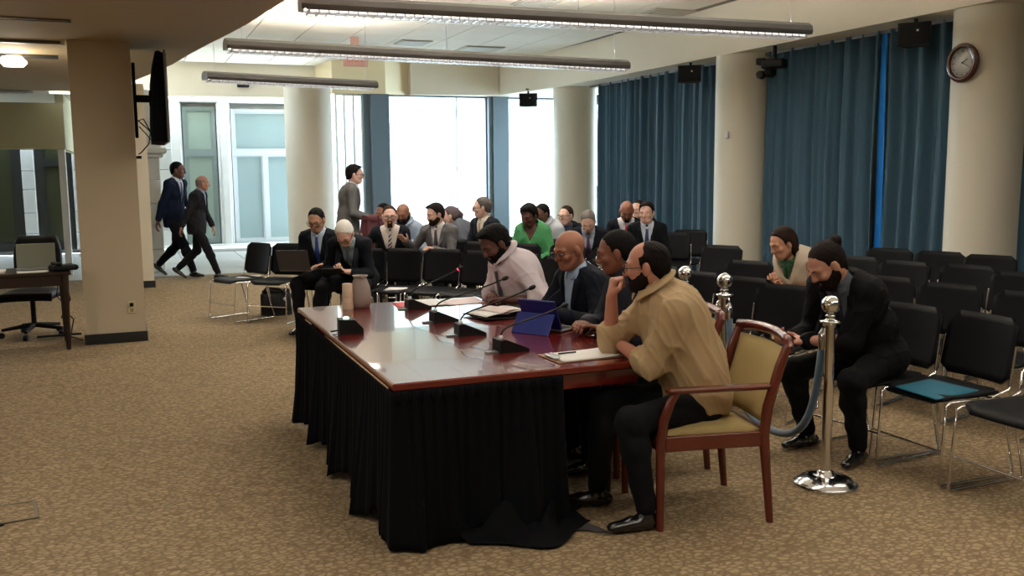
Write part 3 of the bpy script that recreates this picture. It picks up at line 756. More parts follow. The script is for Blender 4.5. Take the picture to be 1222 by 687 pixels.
for r_ in range(4):
    MB().box((0, -.045-.028*r_, .0155), (.22, .02, .003), bev=.001).build('key_row', M['black'], tp_)
Rt = rot('X', radians(-24))
MB().box((0, .02, .1), (.25, .012, .185), M=Rt, bev=.004).build('back_cover', M['bluecase'], tp_)
MB().box(Vector((0, .0125, .1)), (.235, .008, .17), M=Rt, bev=.003).build('screen', M['screen'], tp_)
MB().box(Vector((0, .09, .055)), (.25, .008, .13), M=rot('X', radians(32)), bev=.003).build('stand_flap', M['bluecase'], tp_)
cb = empty('clipboard', (2.0, 4.06, TZ), radians(2), 'brown clipboard with white paper in front of the beige shirted man', 'clipboard')
MB().box((0, 0, .003), (.36, .235, .004), bev=.0015).build('board', M['clip'], cb)
MB().grid(lambda u, v: (-.145+.32*u, -.105+.215*v, .0075+.004*(u**4)), 6, 4, thick=.002).build('paper', M['paper'], cb)
MB().box((-.155, 0, .011), (.03, .11, .008), bev=.003).tube([(-.15, -.05, .012), (-.14, -.05, .022), (-.14, .05, .022), (-.15, .05, .012)], .003).build('clip', M['steel'], cb)
MB().tube([(-.1, .045, .0135), (.0, .05, .0135)], .004).build('pen', M['black'], cb)

# ------------------------------------------------------------------ chairs
def proto_stack_chair():
    t = empty('stacking_chair', (0, 0, 0))
    def seat(u, v):
        x = -.225+.45*u; y = -.2+.43*v; e = (abs(u-.5)*2)
        z = .452-.012*sin(pi*v)*(1-e*e*.3)-.03*max(0, (v-.82)/.18)**2+.006*e**3
        r = .06
        yy = max(0, abs(v-.5)*.43-(.215-r)); lim = .225-(r-sqrt(max(0, r*r-yy*yy)))
        return (max(-lim, min(lim, x)), y, z)
    MB().grid(seat, 12, 12, thick=-.014).build('seat', M['black_soft'], t)
    def back(u, v):
        x = -.225+.45*u; z = .49+.35*v; r = .055
        zz = max(0, abs(v-.5)*.35-(.175-r)); lim = .225-(r-sqrt(max(0, r*r-zz*zz)))
        x = max(-lim, min(lim, x))
        return (x, -.205-.09*v-.035*(1-(x/.225)**2)+.02*v*v, z)
    MB().grid(back, 14, 8, thick=-.016).build('backrest', M['black_soft'], t)
    for s in (-1, 1):
        x = s*.245
        MB().tube([(x, -.25, .010), (x, .24, .010), (x, .255, .02), (x*.985, .225, .43), (x*.97, .20, .44), (x*.96, -.15, .435), (x*.985, -.165, .425), (x, -.27, .02), (x, -.25, .010)], .0075, 7).build('leg_frame', M['chrome'], t)
        MB().tube([(x*.96, -.10, .44), (x*.985, -.215, .475), (x*.96, -.22, .50), (x*.945, -.255, .70)], .0075, 7).build('back_support', M['chrome'], t)
        MB().tube([(x, .2, .003), (x, .245, .003)], .008, 6).build('glide', M['chrome'], t)
    MB().tube([(-.243, .242, .19), (.243, .242, .19)], .006, 6).build('crossbar', M['chrome'], t)
    MB().tube([(-.236, -.12, .432), (.236, -.12, .432)], .006, 6).build('crossbar', M['chrome'], t)
    return t
CHAIR = [proto_stack_chair(), False]
def place_chair(x, y, rz, lab, group='black stacking chairs for the audience'):
    if not CHAIR[1]: o = CHAIR[0]; CHAIR[1] = True
    else: o = copy_tree(CHAIR[0])
    o.location = (x, y, 0); o.rotation_euler = (0, 0, radians(rz)); tag(o, lab, 'chair', group); return o
def chair_back(x, y, rz, lab):      # given the top middle of the backrest
    a = radians(rz); return place_chair(x-sin(a)*.30, y+cos(a)*.30, rz, lab)

ROWS = [
 (4.33, 3.20, 90, 'black stacking chair nearest the camera, cut off by the right picture edge'),
 (4.33, 3.75, 90, 'black stacking chair with the teal folder on its seat'),
 (4.20, 5.27, 118, 'black stacking chair just left of the ponytailed man, before the woman'),
 (4.22, 5.80, 116, 'black stacking chair behind the middle chrome stanchion'),
 (4.12, 6.27, 112, 'black stacking chair between the two rear chrome stanchions'),
 (4.10, 6.80, 110, 'black stacking chair right behind the head of the beige shirted man'),
 (5.32, 4.28, 102, 'black stacking chair second row, at the right picture edge'),
 (5.24, 4.84, 108, 'black stacking chair second row, centred behind the teal folder chair'),
 (5.18, 5.38, 112, 'black stacking chair second row, right behind the ponytailed man'),
 (5.0, 6.80, 118, 'black stacking chair left of the woman, by the middle column'),
 (6.27, 5.12, 108, 'black stacking chair third row, at the right picture edge'),
 (6.38, 5.72, 108, 'black stacking chair third row, before the clock column'),
 (6.15, 6.18, 110, 'black stacking chair third row, left of the one before the clock column'),
 (6.10, 6.72, 114, 'black stacking chair third row, leftmost above the ponytailed man'),
 (7.24, 6.26, 116, 'black stacking chair last row, directly under the clock'),
 (7.14, 6.74, 118, 'black stacking chair last row, between clock and blue slit'),
 (6.98, 7.22, 122, 'black stacking chair last row, before the blue slit'),
 (6.84, 10.62, 138, 'black stacking chair alone by the curtain beside the middle column'),
 (6.35, 10.25, 140, 'black stacking chair beside the suited young man, left of the lone one'),
 (5.75, 8.3, 122, 'black stacking chair in shade behind the rear stanchion'),
 (1.36, 11.05, 118, 'black stacking chair first of the far row, nearest the walking men'),
 (1.66, 10.80, 140, 'black stacking chair second of the far row, beside the laptop man'),
 (2.62, 9.52, 140, 'black stacking chair with papers on the seat, beside the older man'),
 (2.98, 9.22, 136, 'black stacking chair of the far row, in front of the grey suited man'),
 (3.26, 8.86, 132, 'black stacking chair of the far row, behind the first microphone'),
 (3.52, 8.42, 126, 'black stacking chair of the far row, hidden behind the man reading'),
 (3.72, 7.95, 120, 'black stacking chair of the far row, behind the bald man'),
 (3.90, 7.42, 106, 'black stacking chair of the far row, behind the young man in profile'),
 (3.66, 10.0, 134, 'black stacking chair second far row, empty beside the grey suited man'),
 (4.00, 9.55, 130, 'black stacking chair second far row, in front of the woman in green'),
 (3.98, 11.35, 136, 'black stacking chair third far row, empty below the bright window'),
 (3.95, 12.35, 140, 'black stacking chair fourth far row, empty before the bright window'),
 (4.80, 11.05, 130, 'black stacking chair third far row, left of the woman in green'),
 (5.55, 12.75, 134, 'black stacking chair last far row, against the bright right window'),
 (4.40, 9.22, 124, 'black stacking chair behind the bald man, wide dark back'),
 (4.86, 8.95, 122, 'black stacking chair before the grey haired bowed man'),
 (4.55, 8.55, 118, 'black stacking chair behind the bald man and the young man'),
]
for r in ROWS: chair_back(*r)

def armchair(x, y, rz, lab):
    t = empty('wooden_armchair', (x, y, 0), radians(rz), lab, 'chair', 'wooden armchairs at the table')
    w, d = .265, .255
    for s in (-1, 1):
        MB().tube([(s*w, d, 0), (s*w, d, .40), (s*w, d-.015, .52), (s*w*1.0, d-.045, .60), (s*w, d-.075, .645)], [.018, .024, .024, .022, .018], 8).build('leg', M['redwood'], t)
        MB().tube([(s*w, -d-.03, 0), (s*w, -d+.01, .42), (s*w, -d-.005, .55), (s*w, -d-.06, .74), (s*w, -d-.10, .845)], [.018, .026, .026, .024, .022], 8).build('leg', M['redwood'], t)
        MB().box((s*w, -.02, .652), (.05, .50, .026), bev=.009).build('armrest', M['redwood'], t)
        MB().box((s*(w-.005), 0, .405), (.028, 2*d-.04, .07), bev=.004).build('side_rail', M['redwood'], t)
    for y_ in (-d, d): MB().box((0, y_, .405), (2*w-.04, .028, .07), bev=.004).build('seat_rail', M['redwood'], t)
    MB().grid(lambda u, v: ((u-.5)*(2*w-.05), -.235+.47*v, .445+.035*(1-(2*u-1)**4)*(1-(2*v-1)**4)), 12, 12, thick=.05).build('seat_cushion', M['khaki'], t)
    def bk(u, v, off=0):
        x_ = (u-.5)*(2*w-.05); cv = .045*(1-(2*u-1)**2)
        return (x_, -d+.005-.10*v-cv*.8*(.3+.7*v)+off, .47+.345*v)
    MB().grid(lambda u, v: Vector(bk(u, v))+Vector((0, .022*(1-(2*u-1)**6)*(1-(2*v-1)**6), 0)), 14, 10, thick=-.03).build('backrest', M['khaki'], t)
    MB().tube([(-w-.005, -d-.10, .83)]+[(x_, bk(x_/(2*w-.05)+.5, 1)[1]-.012, .855+.012*(1-(x_/w)**2)) for x_ in np.linspace(-w, w, 9)]+[(w+.005, -d-.10, .83)], .025, 8).build('top_rail', M['redwood'], t)
    return t
ARM = dict(x=2.47, y=3.79)
armchair(2.47, 3.79, 78.5, 'wooden armchair with khaki seat under the beige shirted man')
armchair(2.62, 4.55, 84, 'wooden armchair under the young man in profile')
armchair(2.72, 5.25, 88, 'wooden armchair under the bald man in the dark jacket')
armchair(2.66, 6.02, 96, 'wooden armchair under the bearded man reading in a pale shirt')

# ------------------------------------------------------------------ stanchions and ropes
def stanchion(x, y, lab, hooks=((0, 1),)):
    t = empty('rope_stanchion', (x, y, 0), 0, lab, 'stanchion', 'chrome rope stanchions')
    MB().lathe([(.165, 0), (.168, .008), (.16, .018), (.125, .038), (.07, .052), (.045, .056), (.04, .075), (.028, .08)], 40).build('base', M['chrome'], t)
    MB().lathe([(.026, .07), (.026, .865)], 24).build('pole', M['chrome'], t)
    MB().lathe([(.028, .835), (.03, .84), (.03, .852), (.052, .858), (.054, .868), (.03, .872), (.02, .885), (.032, .892), (.018, .902)], 28).build('collar', M['chrome'], t)
    MB().ball((0, 0, .95), .05, 28, 16).build('ball', M['chrome'], t)
    for h in hooks:
        d = Vector((h[0], h[1], 0)).normalized()
        MB().tube([d*.02+Vector((0, 0, .845)), d*.055+Vector((0, 0, .848)), d*.06+Vector((0, 0, .83))], .006).build('hook', M['chrome'], t)
S1, S2, S3, S4 = (3.29, 3.79), (3.40, 4.88), (3.42, 5.36), (2.62, 5.55)
stanchion(*S1, 'chrome rope stanchion nearest the camera, in front of the ponytailed man', ((.1, 1),))
stanchion(*S2, 'chrome rope stanchion just right of the beige shirted man', ((-.1, -1), (0, 1)))
stanchion(*S3, 'chrome rope stanchion between the beige shirt and the far chairs', ((0, -1),))
stanchion(3.34, 6.42, 'chrome stanchion almost hidden behind the face of the young man in profile', ((0, -1),))
def rope(a, b, sag, lab, z=.81):
    a = Vector((*a, 0)); b = Vector((*b, 0)); d = (b-a).normalized(); L = (b-a).length
    t = empty('velvet_rope', (0, 0, 0), 0, lab, 'rope', 'velvet ropes between the stanchions')
    A = a+d*.06; B = b-d*.06; pts = []
    for i in range(25):
        u = i/24; k = 2*u-1
        w = u-.10*sin(2*pi*u)*(1 if sag > .3 else 0)
        pts.append((A.x+(B.x-A.x)*w, A.y+(B.y-A.y)*w, z-.06-sag*(1-abs(k)**2.3)))
    MB().tube(pts, .021, 12).build('cord', M['rope'], t)
    for p, q in ((A, pts[0]), (B, pts[-1])):
        MB().lathe([(.024, -.10), (.025, -.02), (.018, -.008), (.008, .012)], 16, (p.x, p.y, z)).build('end_cap', M['chrome'], t)
rope(S1, S2, .60, 'grey blue velvet rope hanging low behind the armchair')
rope(S2, S3, .3, 'grey blue velvet rope hanging from the middle stanchion')

# ------------------------------------------------------------------ clerk table at the left
ct = empty('side_table', (-1.6, 9.85, 0), radians(5), 'dark wooden side table at the left beside the pillar', 'table')
MB().box((0, 0, .725), (2.05, .64, .03), bev=.006).build('tabletop', M['darkwood'], ct)
for y_ in (-.28, .28): MB().box((0, y_, .66), (1.94, .025, .1)).build('apron', M['darkwood'], ct)
for x_ in (-.965, .965): MB().box((x_, 0, .66), (.025, .54, .1)).build('apron', M['darkwood'], ct)
for sx in (-1, 1):
    for sy in (-1, 1):
        MB().tube([(sx*.965, sy*.28, .71), (sx*.965, sy*.28, .6), (sx*.965, sy*.28, 0)], [.04, .036, .02], 4).build('leg', M['darkwood'], ct)
MB().box((.9, .25, .06), (.4, .03, .02)).tube([(.99, .26, .6), (1.02, .3, .4), (.96, .3, .3), (1.04, .32, .2), (1.0, .3, .03), (1.1, .1, .02)], .006).tube([(.93, .27, .6), (.9, .3, .45), (.97, .3, .35), (.93, .3, .22)], .005).build('cord', M['black'], ct)
lp = empty('laptop', (-.86, 9.93, .742), radians(185), 'open grey laptop on the dark side table', 'laptop')
MB().box((0, 0, .01), (.34, .24, .018), bev=.004).build('keyboard', M['greyplast'], lp)
MB().box((0, -.155, .125), (.34, .012, .235), M=rot('X', radians(18)), bev=.004).build('lid', mat('grey_green_lid', srgb(132, 134, 118), .5), lp)
o_ = empty('desk_phone', (-.62, 9.75, .742), radians(20), 'black phone and cables beside the side table laptop', 'phone')
MB().box((0, 0, .03), (.22, .2, .05), bev=.015).build('base', M['black'], o_); MB().box((-.06, 0, .065), (.05, .2, .03), bev=.01).build('handset', M['black'], o_)
sheet('paper_sheet', [(-1.0, 9.62), (-.74, 9.66), (-.76, 9.86), (-1.02, 9.8)], .7415, M['paper'], 'white paper at the front edge of the side table', 'paper', curl=.003)
sheet('paper_stack', [(-1.6, 9.62), (-1.1, 9.66), (-1.12, 9.94), (-1.6, 9.92)], .7415, M['paper'], 'loose stack of white papers on the side table, cut by picture edge', 'paper', th=.02)
oc = empty('office_chair', (-.98, 10.62, 0), radians(170), 'black swivel office chair behind the side table', 'chair')
MB().grid(lambda u, v: ((u-.5)*.48, (v-.5)*.46, .46+.03*(1-(2*u-1)**4)*(1-(2*v-1)**4)), 10, 10, thick=.08).build('seat', M['black'], oc)
MB().grid(lambda u, v: ((u-.5)*.44*(1-.25*(2*v-1)**2*v), -.22-.06*v-.04*(1-(2*u-1)**2), .55+.46*v), 12, 10, thick=-.05).build('backrest', M['black'], oc)
MB().tube([(0, -.05, .42), (0, -.26, .44), (0, -.29, .6)], .02).build('back_bar', M['black'], oc)
MB().tube([(0, 0, .1), (0, 0, .42)], .025, 10).build('post', M['black'], oc)
for k in range(5):
    a = k*2*pi/5+.3
    MB().tube([(0, 0, .12), (.3*cos(a), .3*sin(a), .085)], [.026, .016], 8).build('leg', M['black'], oc)
    MB().lathe([(.03, -.02), (.03, .02)], 14, (.3*cos(a), .3*sin(a), .031), M=rot('Z', a)@rot('X', pi/2)).build('caster', M['black'], oc)
# bag and far seat things
bgx = empty('shoulder_bag', (1.50, 11.0, 0), radians(-10), 'black shoulder bag on the floor under the far row', 'bag')
MB().grid(lambda u, v: (.19*cos(2*pi*u)*(1-.15*v)*(1 if abs(cos(2*pi*u)) < .8 else .96), .10*sin(2*pi*u)*(1-.35*v), .005+.29*v+.012*sin(9*u)*v), 24, 8).ball((0, 0, .28), .16, 16, 8, (1, .5, .22)).build('body', M['bag'], bgx)
MB().grid(lambda u, v: ((u-.5)*.34, -.105-.012*sin(pi*v)+.03*v, .06+.2*v), 8, 6, thick=.012).build('flap', M['bag'], bgx)
MB().tube([(-.14, -.05, .28), (-.1, -.07, .33), (.05, -.06, .31), (.13, -.08, .25)], .014, 8).build('strap', M['bag'], bgx)
MB().lathe([(.012, 0), (.02, .004), (.02, .01), (.012, .014)], 14, (.1, -.11, .2), M=rot('X', pi/2)).build('buckle', M['steel'], bgx)
# ------------------------------------------------------------------ people: smooth blended surfaces
def A3(p): return np.array(p, dtype=np.float32)
class Sdf:
    def __init__(s, h): s.h = h; s.ops = []; s.lo = None; s.hi = None
    def _bb(s, lo, hi):
        s.lo = lo if s.lo is None else np.minimum(s.lo, lo); s.hi = hi if s.hi is None else np.maximum(s.hi, hi)
    def cone(s, a, b, ra, rb, k=.02, n=None, fl=1.0):
        a, b = A3(a), A3(b); r = max(ra, rb); lo = np.minimum(a, b)-r; hi = np.maximum(a, b)+r; s._bb(lo, hi)
        s.ops.append(('c', lo, hi, k, (a, b, ra, rb, None if n is None else A3(n), fl))); return s
    def ell(s, c, r, R=None, k=.03):
        c, r = A3(c), A3(r); m = float(max(r)) if R is not None else r
        lo = c-m; hi = c+m; s._bb(lo, hi); s.ops.append(('e', lo, hi, k, (c, r, None if R is None else np.array(R, dtype=np.float32)))); return s
    def cut(s, fn, k=.0): s.ops.append(('x', None, None, k, fn)); return s
    def eval(s, wr=None):
        h = s.h; pad = 3*h+.01
        lo = s.lo-pad; n = np.ceil((s.hi+pad-lo)/h).astype(int)+1
        ax = [lo[i]+h*np.arange(n[i], dtype=np.float32) for i in range(3)]
        F = np.full(n, .06, dtype=np.float32)
        for t, l, u, k, d in s.ops:
            if t == 'x':
                X, Y, Z = ax[0][:, None, None], ax[1][None, :, None], ax[2][None, None, :]
                F = np.maximum(F, -d(X, Y, Z)).astype(np.float32); continue
            m = k+2.5*h
            i0 = np.maximum(((l-m-lo)/h).astype(int), 0); i1 = np.minimum(np.ceil((u+m-lo)/h).astype(int)+1, n)
            sl = tuple(slice(i0[j], i1[j]) for j in range(3))
            X, Y, Z = ax[0][sl[0]][:, None, None], ax[1][sl[1]][None, :, None], ax[2][sl[2]][None, None, :]
            if t == 'c':
                a, b, ra, rb, nn, fl = d; ab = b-a
                if nn is not None:
                    nn = nn/np.linalg.norm(nn); ab = ab+(fl-1)*ab.dot(nn)*nn
                    px, py, pz = X-a[0], Y-a[1], Z-a[2]; dn = (px*nn[0]+py*nn[1]+pz*nn[2])*(fl-1)
                    px, py, pz = px+dn*nn[0], py+dn*nn[1], pz+dn*nn[2]
                else: px, py, pz = X-a[0], Y-a[1], Z-a[2]
                L2 = float(ab.dot(ab))+1e-9
                tt = np.clip((px*ab[0]+py*ab[1]+pz*ab[2])/L2, 0, 1)
                D = np.sqrt((px-tt*ab[0])**2+(py-tt*ab[1])**2+(pz-tt*ab[2])**2)-(ra+(rb-ra)*tt)
                if nn is not None: D = D*(.5+.5/fl)
            else:
                c, r, R = d; px, py, pz = X-c[0], Y-c[1], Z-c[2]
                if R is not None: px, py, pz = [R[0][j]*px+R[1][j]*py+R[2][j]*pz for j in range(3)]
                k0 = np.sqrt((px/r[0])**2+(py/r[1])**2+(pz/r[2])**2); k1 = np.sqrt((px/r[0]**2)**2+(py/r[1]**2)**2+(pz/r[2]**2)**2)
                D = k0*(k0-1)/np.maximum(k1, 1e-6)
            G = F[sl]
            if k > 0:
                hh = np.maximum(k-np.abs(G-D), 0)/k; F[sl] = np.minimum(G, D)-hh*hh*k*.25
            else: F[sl] = np.minimum(G, D)
        if wr:
            X, Y, Z = ax[0][:, None, None], ax[1][None, :, None], ax[2][None, None, :]
            amp, fr, seed = wr; rs = np.random.RandomState(seed); W_ = 0
            for q in range(5):
                kx, ky, kz = rs.normal(size=3)*fr*(1+.5*q); p = rs.uniform(0, 6.28)
                W_ = W_+np.sin(kx*X+ky*Y+kz*Z+p+1.5*np.sin(ky*X*.6-kx*Z*.5+q))/(1+.35*q)
            W_ = W_/3; F = F+amp*(1-2*np.abs(W_))*np.ones_like(F)
            F = F.astype(np.float32)
        s.F, s.org = F, lo; return s
    def sample(s, P):
        P = (np.asarray(P, dtype=np.float64)-s.org)/s.h; n = np.array(s.F.shape)
        P = np.clip(P, 0, n-1.001); i = P.astype(int); f = P-i; o = 0
        for a in (0, 1):
            for b in (0, 1):
                for c in (0, 1):
                    w = (f[..., 0] if a else 1-f[..., 0])*(f[..., 1] if b else 1-f[..., 1])*(f[..., 2] if c else 1-f[..., 2])
                    o = o+w*s.F[i[..., 0]+a, i[..., 1]+b, i[..., 2]+c]
        return o
    def hit(s, p, d, tmax=.5, st=.006):
        """march from p along d; returns the first surface point"""
        p = np.array(p, float); d = np.array(d, float); t = np.arange(0, tmax, st)
        v = s.sample(p+t[:, None]*d); ix = np.argmax(v < 0)
        if v[ix] >= 0: return None
        if ix == 0: return p
        a, b = v[ix-1], v[ix]; return p+d*(t[ix-1]+st*a/(a-b))
    def nets(s, smooth=1):
        F, h = s.F, s.h; S = F < 0
        c = np.zeros(tuple(x-1 for x in F.shape), np.int8)
        CO = [(a, b, d) for a in (0, 1) for b in (0, 1) for d in (0, 1)]
        nx, ny, nz = F.shape
        for a, b, d in CO: c += S[a:nx-1+a, b:ny-1+b, d:nz-1+d]
        act = (c > 0) & (c < 8); ids = np.argwhere(act); idx = np.full(act.shape, -1, np.int32); idx[act] = np.arange(len(ids))
        V = np.stack([F[ids[:, 0]+a, ids[:, 1]+b, ids[:, 2]+d] for a, b, d in CO], 1)
        acc = np.zeros((len(ids), 3)); cnt = np.zeros(len(ids)); C = np.array(CO, float)
        for i in range(8):
            for j in range(i+1, 8):
                if np.abs(C[i]-C[j]).sum() != 1: continue
                m = (V[:, i] < 0) != (V[:, j] < 0); t = V[m, i]/(V[m, i]-V[m, j])
                acc[m] += C[i]+t[:, None]*(C[j]-C[i]); cnt[m] += 1
        P = (ids+acc/cnt[:, None])*h+s.org
        Q = []
        for ax in range(3):
            o1, o2 = (ax+1) % 3, (ax+2) % 3
            sl0 = [slice(1, -1)]*3; sl1 = [slice(1, -1)]*3; sl0[ax] = slice(0, -1); sl1[ax] = slice(1, None)
            A_, B_ = S[tuple(sl0)], S[tuple(sl1)]; e = np.argwhere(A_ != B_); ins = A_[tuple(e.T)]
            g = e.copy(); g[:, o1] += 1; g[:, o2] += 1
            def cell(d1, d2):
                q = g.copy(); q[:, o1] += d1; q[:, o2] += d2; return idx[q[:, 0], q[:, 1], q[:, 2]]
            q = np.stack([cell(-1, -1), cell(0, -1), cell(0, 0), cell(-1, 0)], 1); q[~ins] = q[~ins][:, ::-1]; Q.append(q)
        Q = np.concatenate(Q); Q = Q[(Q >= 0).all(1)]
        for _ in range(smooth):
            sm = np.zeros_like(P); ct = np.zeros(len(P))
            for a in range(4):
                i, j = Q[:, a], Q[:, (a+1) % 4]; np.add.at(sm, i, P[j]); np.add.at(sm, j, P[i]); np.add.at(ct, i, 1); np.add.at(ct, j, 1)
            P = .5*P+.5*sm/np.maximum(ct, 1)[:, None]
        return P, Q
def folds(P, Q, amp, fr, seed, axis=(0, 0, 1)):
    a, b, c = P[Q[:, 0]], P[Q[:, 1]], P[Q[:, 2]]; n = np.cross(b-a, c-b); N = np.zeros_like(P)
    for k in range(4): np.add.at(N, Q[:, k], n)
    N /= np.maximum(np.linalg.norm(N, axis=1), 1e-9)[:, None]
    rs = np.random.RandomState(seed); W_ = 0
    for q in range(4):
        k = rs.normal(size=3)*fr*(1+.4*q); k -= .6*k.dot(axis)*np.array(axis)
        wv = rs.normal(size=3)*fr*.35
        W_ = W_+(1-np.abs(np.sin(P@k+rs.uniform(0, 6)+1.3*np.sin(P@wv+q))))**3/(1+.3*q)
    return P+N*(amp*(W_-.6))[:, None]
def np_mesh(name, P, Q, m, parent=None):
    me = bpy.data.meshes.new(name); me.vertices.add(len(P)); me.vertices.foreach_set('co', P.astype(np.float32).ravel())
    me.loops.add(Q.size); me.loops.foreach_set('vertex_index', Q.astype(np.int32).ravel())
    me.polygons.add(len(Q)); me.polygons.foreach_set('loop_start', np.arange(0, Q.size, 4, dtype=np.int32)); me.polygons.foreach_set('loop_total', np.full(len(Q), 4, np.int32))
    me.polygons.foreach_set('use_smooth', np.ones(len(Q), bool)); me.update(calc_edges=True); me.validate()
    return link_mesh(name, me, m, parent)

def V3(*a): return Vector(a)
def ik(a, t, l1, l2, hint):
    a, t = Vector(a), Vector(t); d = t-a; L = min(d.length, (l1+l2)*.999); L = max(L, abs(l1-l2)+.02); d = d.normalized(); t = a+d*L
    x = (l1*l1-l2*l2+L*L)/(2*L); y = sqrt(max(0, l1*l1-x*x)); hn = Vector(hint); hn = (hn-d*hn.dot(d)).normalized()
    return a+d*x+hn*y, t
_mc = {}
def cmat(kind, rgb):
    k = (kind, rgb)
    if k in _mc: return _mc[k]
    c = srgb(*rgb)
    if kind == 'skin': m = mat('skin', c, .5, noise=.10, nscale=18, spec=.4)
    elif kind == 'hair': m = mat('hair', tuple(x*(.45 if c[0] < .1 else .9) for x in c[:3])+(1,), .75, noise=.35, nscale=60, bump=.5, bscale=140, spec=.12)
    elif kind == 'suit': m = mat('suit_wool', tuple(x*.55 for x in c[:3])+(1,), .9, noise=.10, nscale=60, bump=.25, bscale=300, spec=.2)
    elif kind == 'shirt': m = mat('shirt_cotton', c, .8, noise=.04, nscale=20, bump=.15, bscale=200)
    elif kind == 'tie': m = mat('tie_silk', c, .45, noise=.2, nscale=90)
    elif kind == 'shoe': m = mat('shoe_leather', c, .22, spec=.6, coat=.3)
    else: m = mat(kind, c, .6)
    _mc[k] = m; return m
def stripe_mat(c1, c2):
    m = mat('striped_tie', srgb(*c1), .5); nt = m.node_tree; tc = nt.nodes.new('ShaderNodeTexCoord'); w = nt.nodes.new('ShaderNodeTexWave'); w.inputs['Scale'].default_value = 12
    w.bands_direction = 'DIAGONAL'; r = nt.nodes.new('ShaderNodeValToRGB'); r.color_ramp.interpolation = 'CONSTANT'
    r.color_ramp.elements[0].color = srgb(*c1); r.color_ramp.elements[1].color = srgb(*c2); r.color_ramp.elements[1].position = .6
    nt.links.new(tc.outputs['Object'], w.inputs[0]); nt.links.new(w.outputs['Fac'], r.inputs[0]); nt.links.new(r.outputs[0], nt.nodes['Principled BSDF'].inputs['Base Color']); return m
EYEW = mat('eye_white', srgb(210, 205, 200), .3); EYED = mat('eye_iris', srgb(30, 20, 16), .2); LIPS = {}
GLS = mat('spectacle_frame', srgb(40, 34, 32), .3, .3)

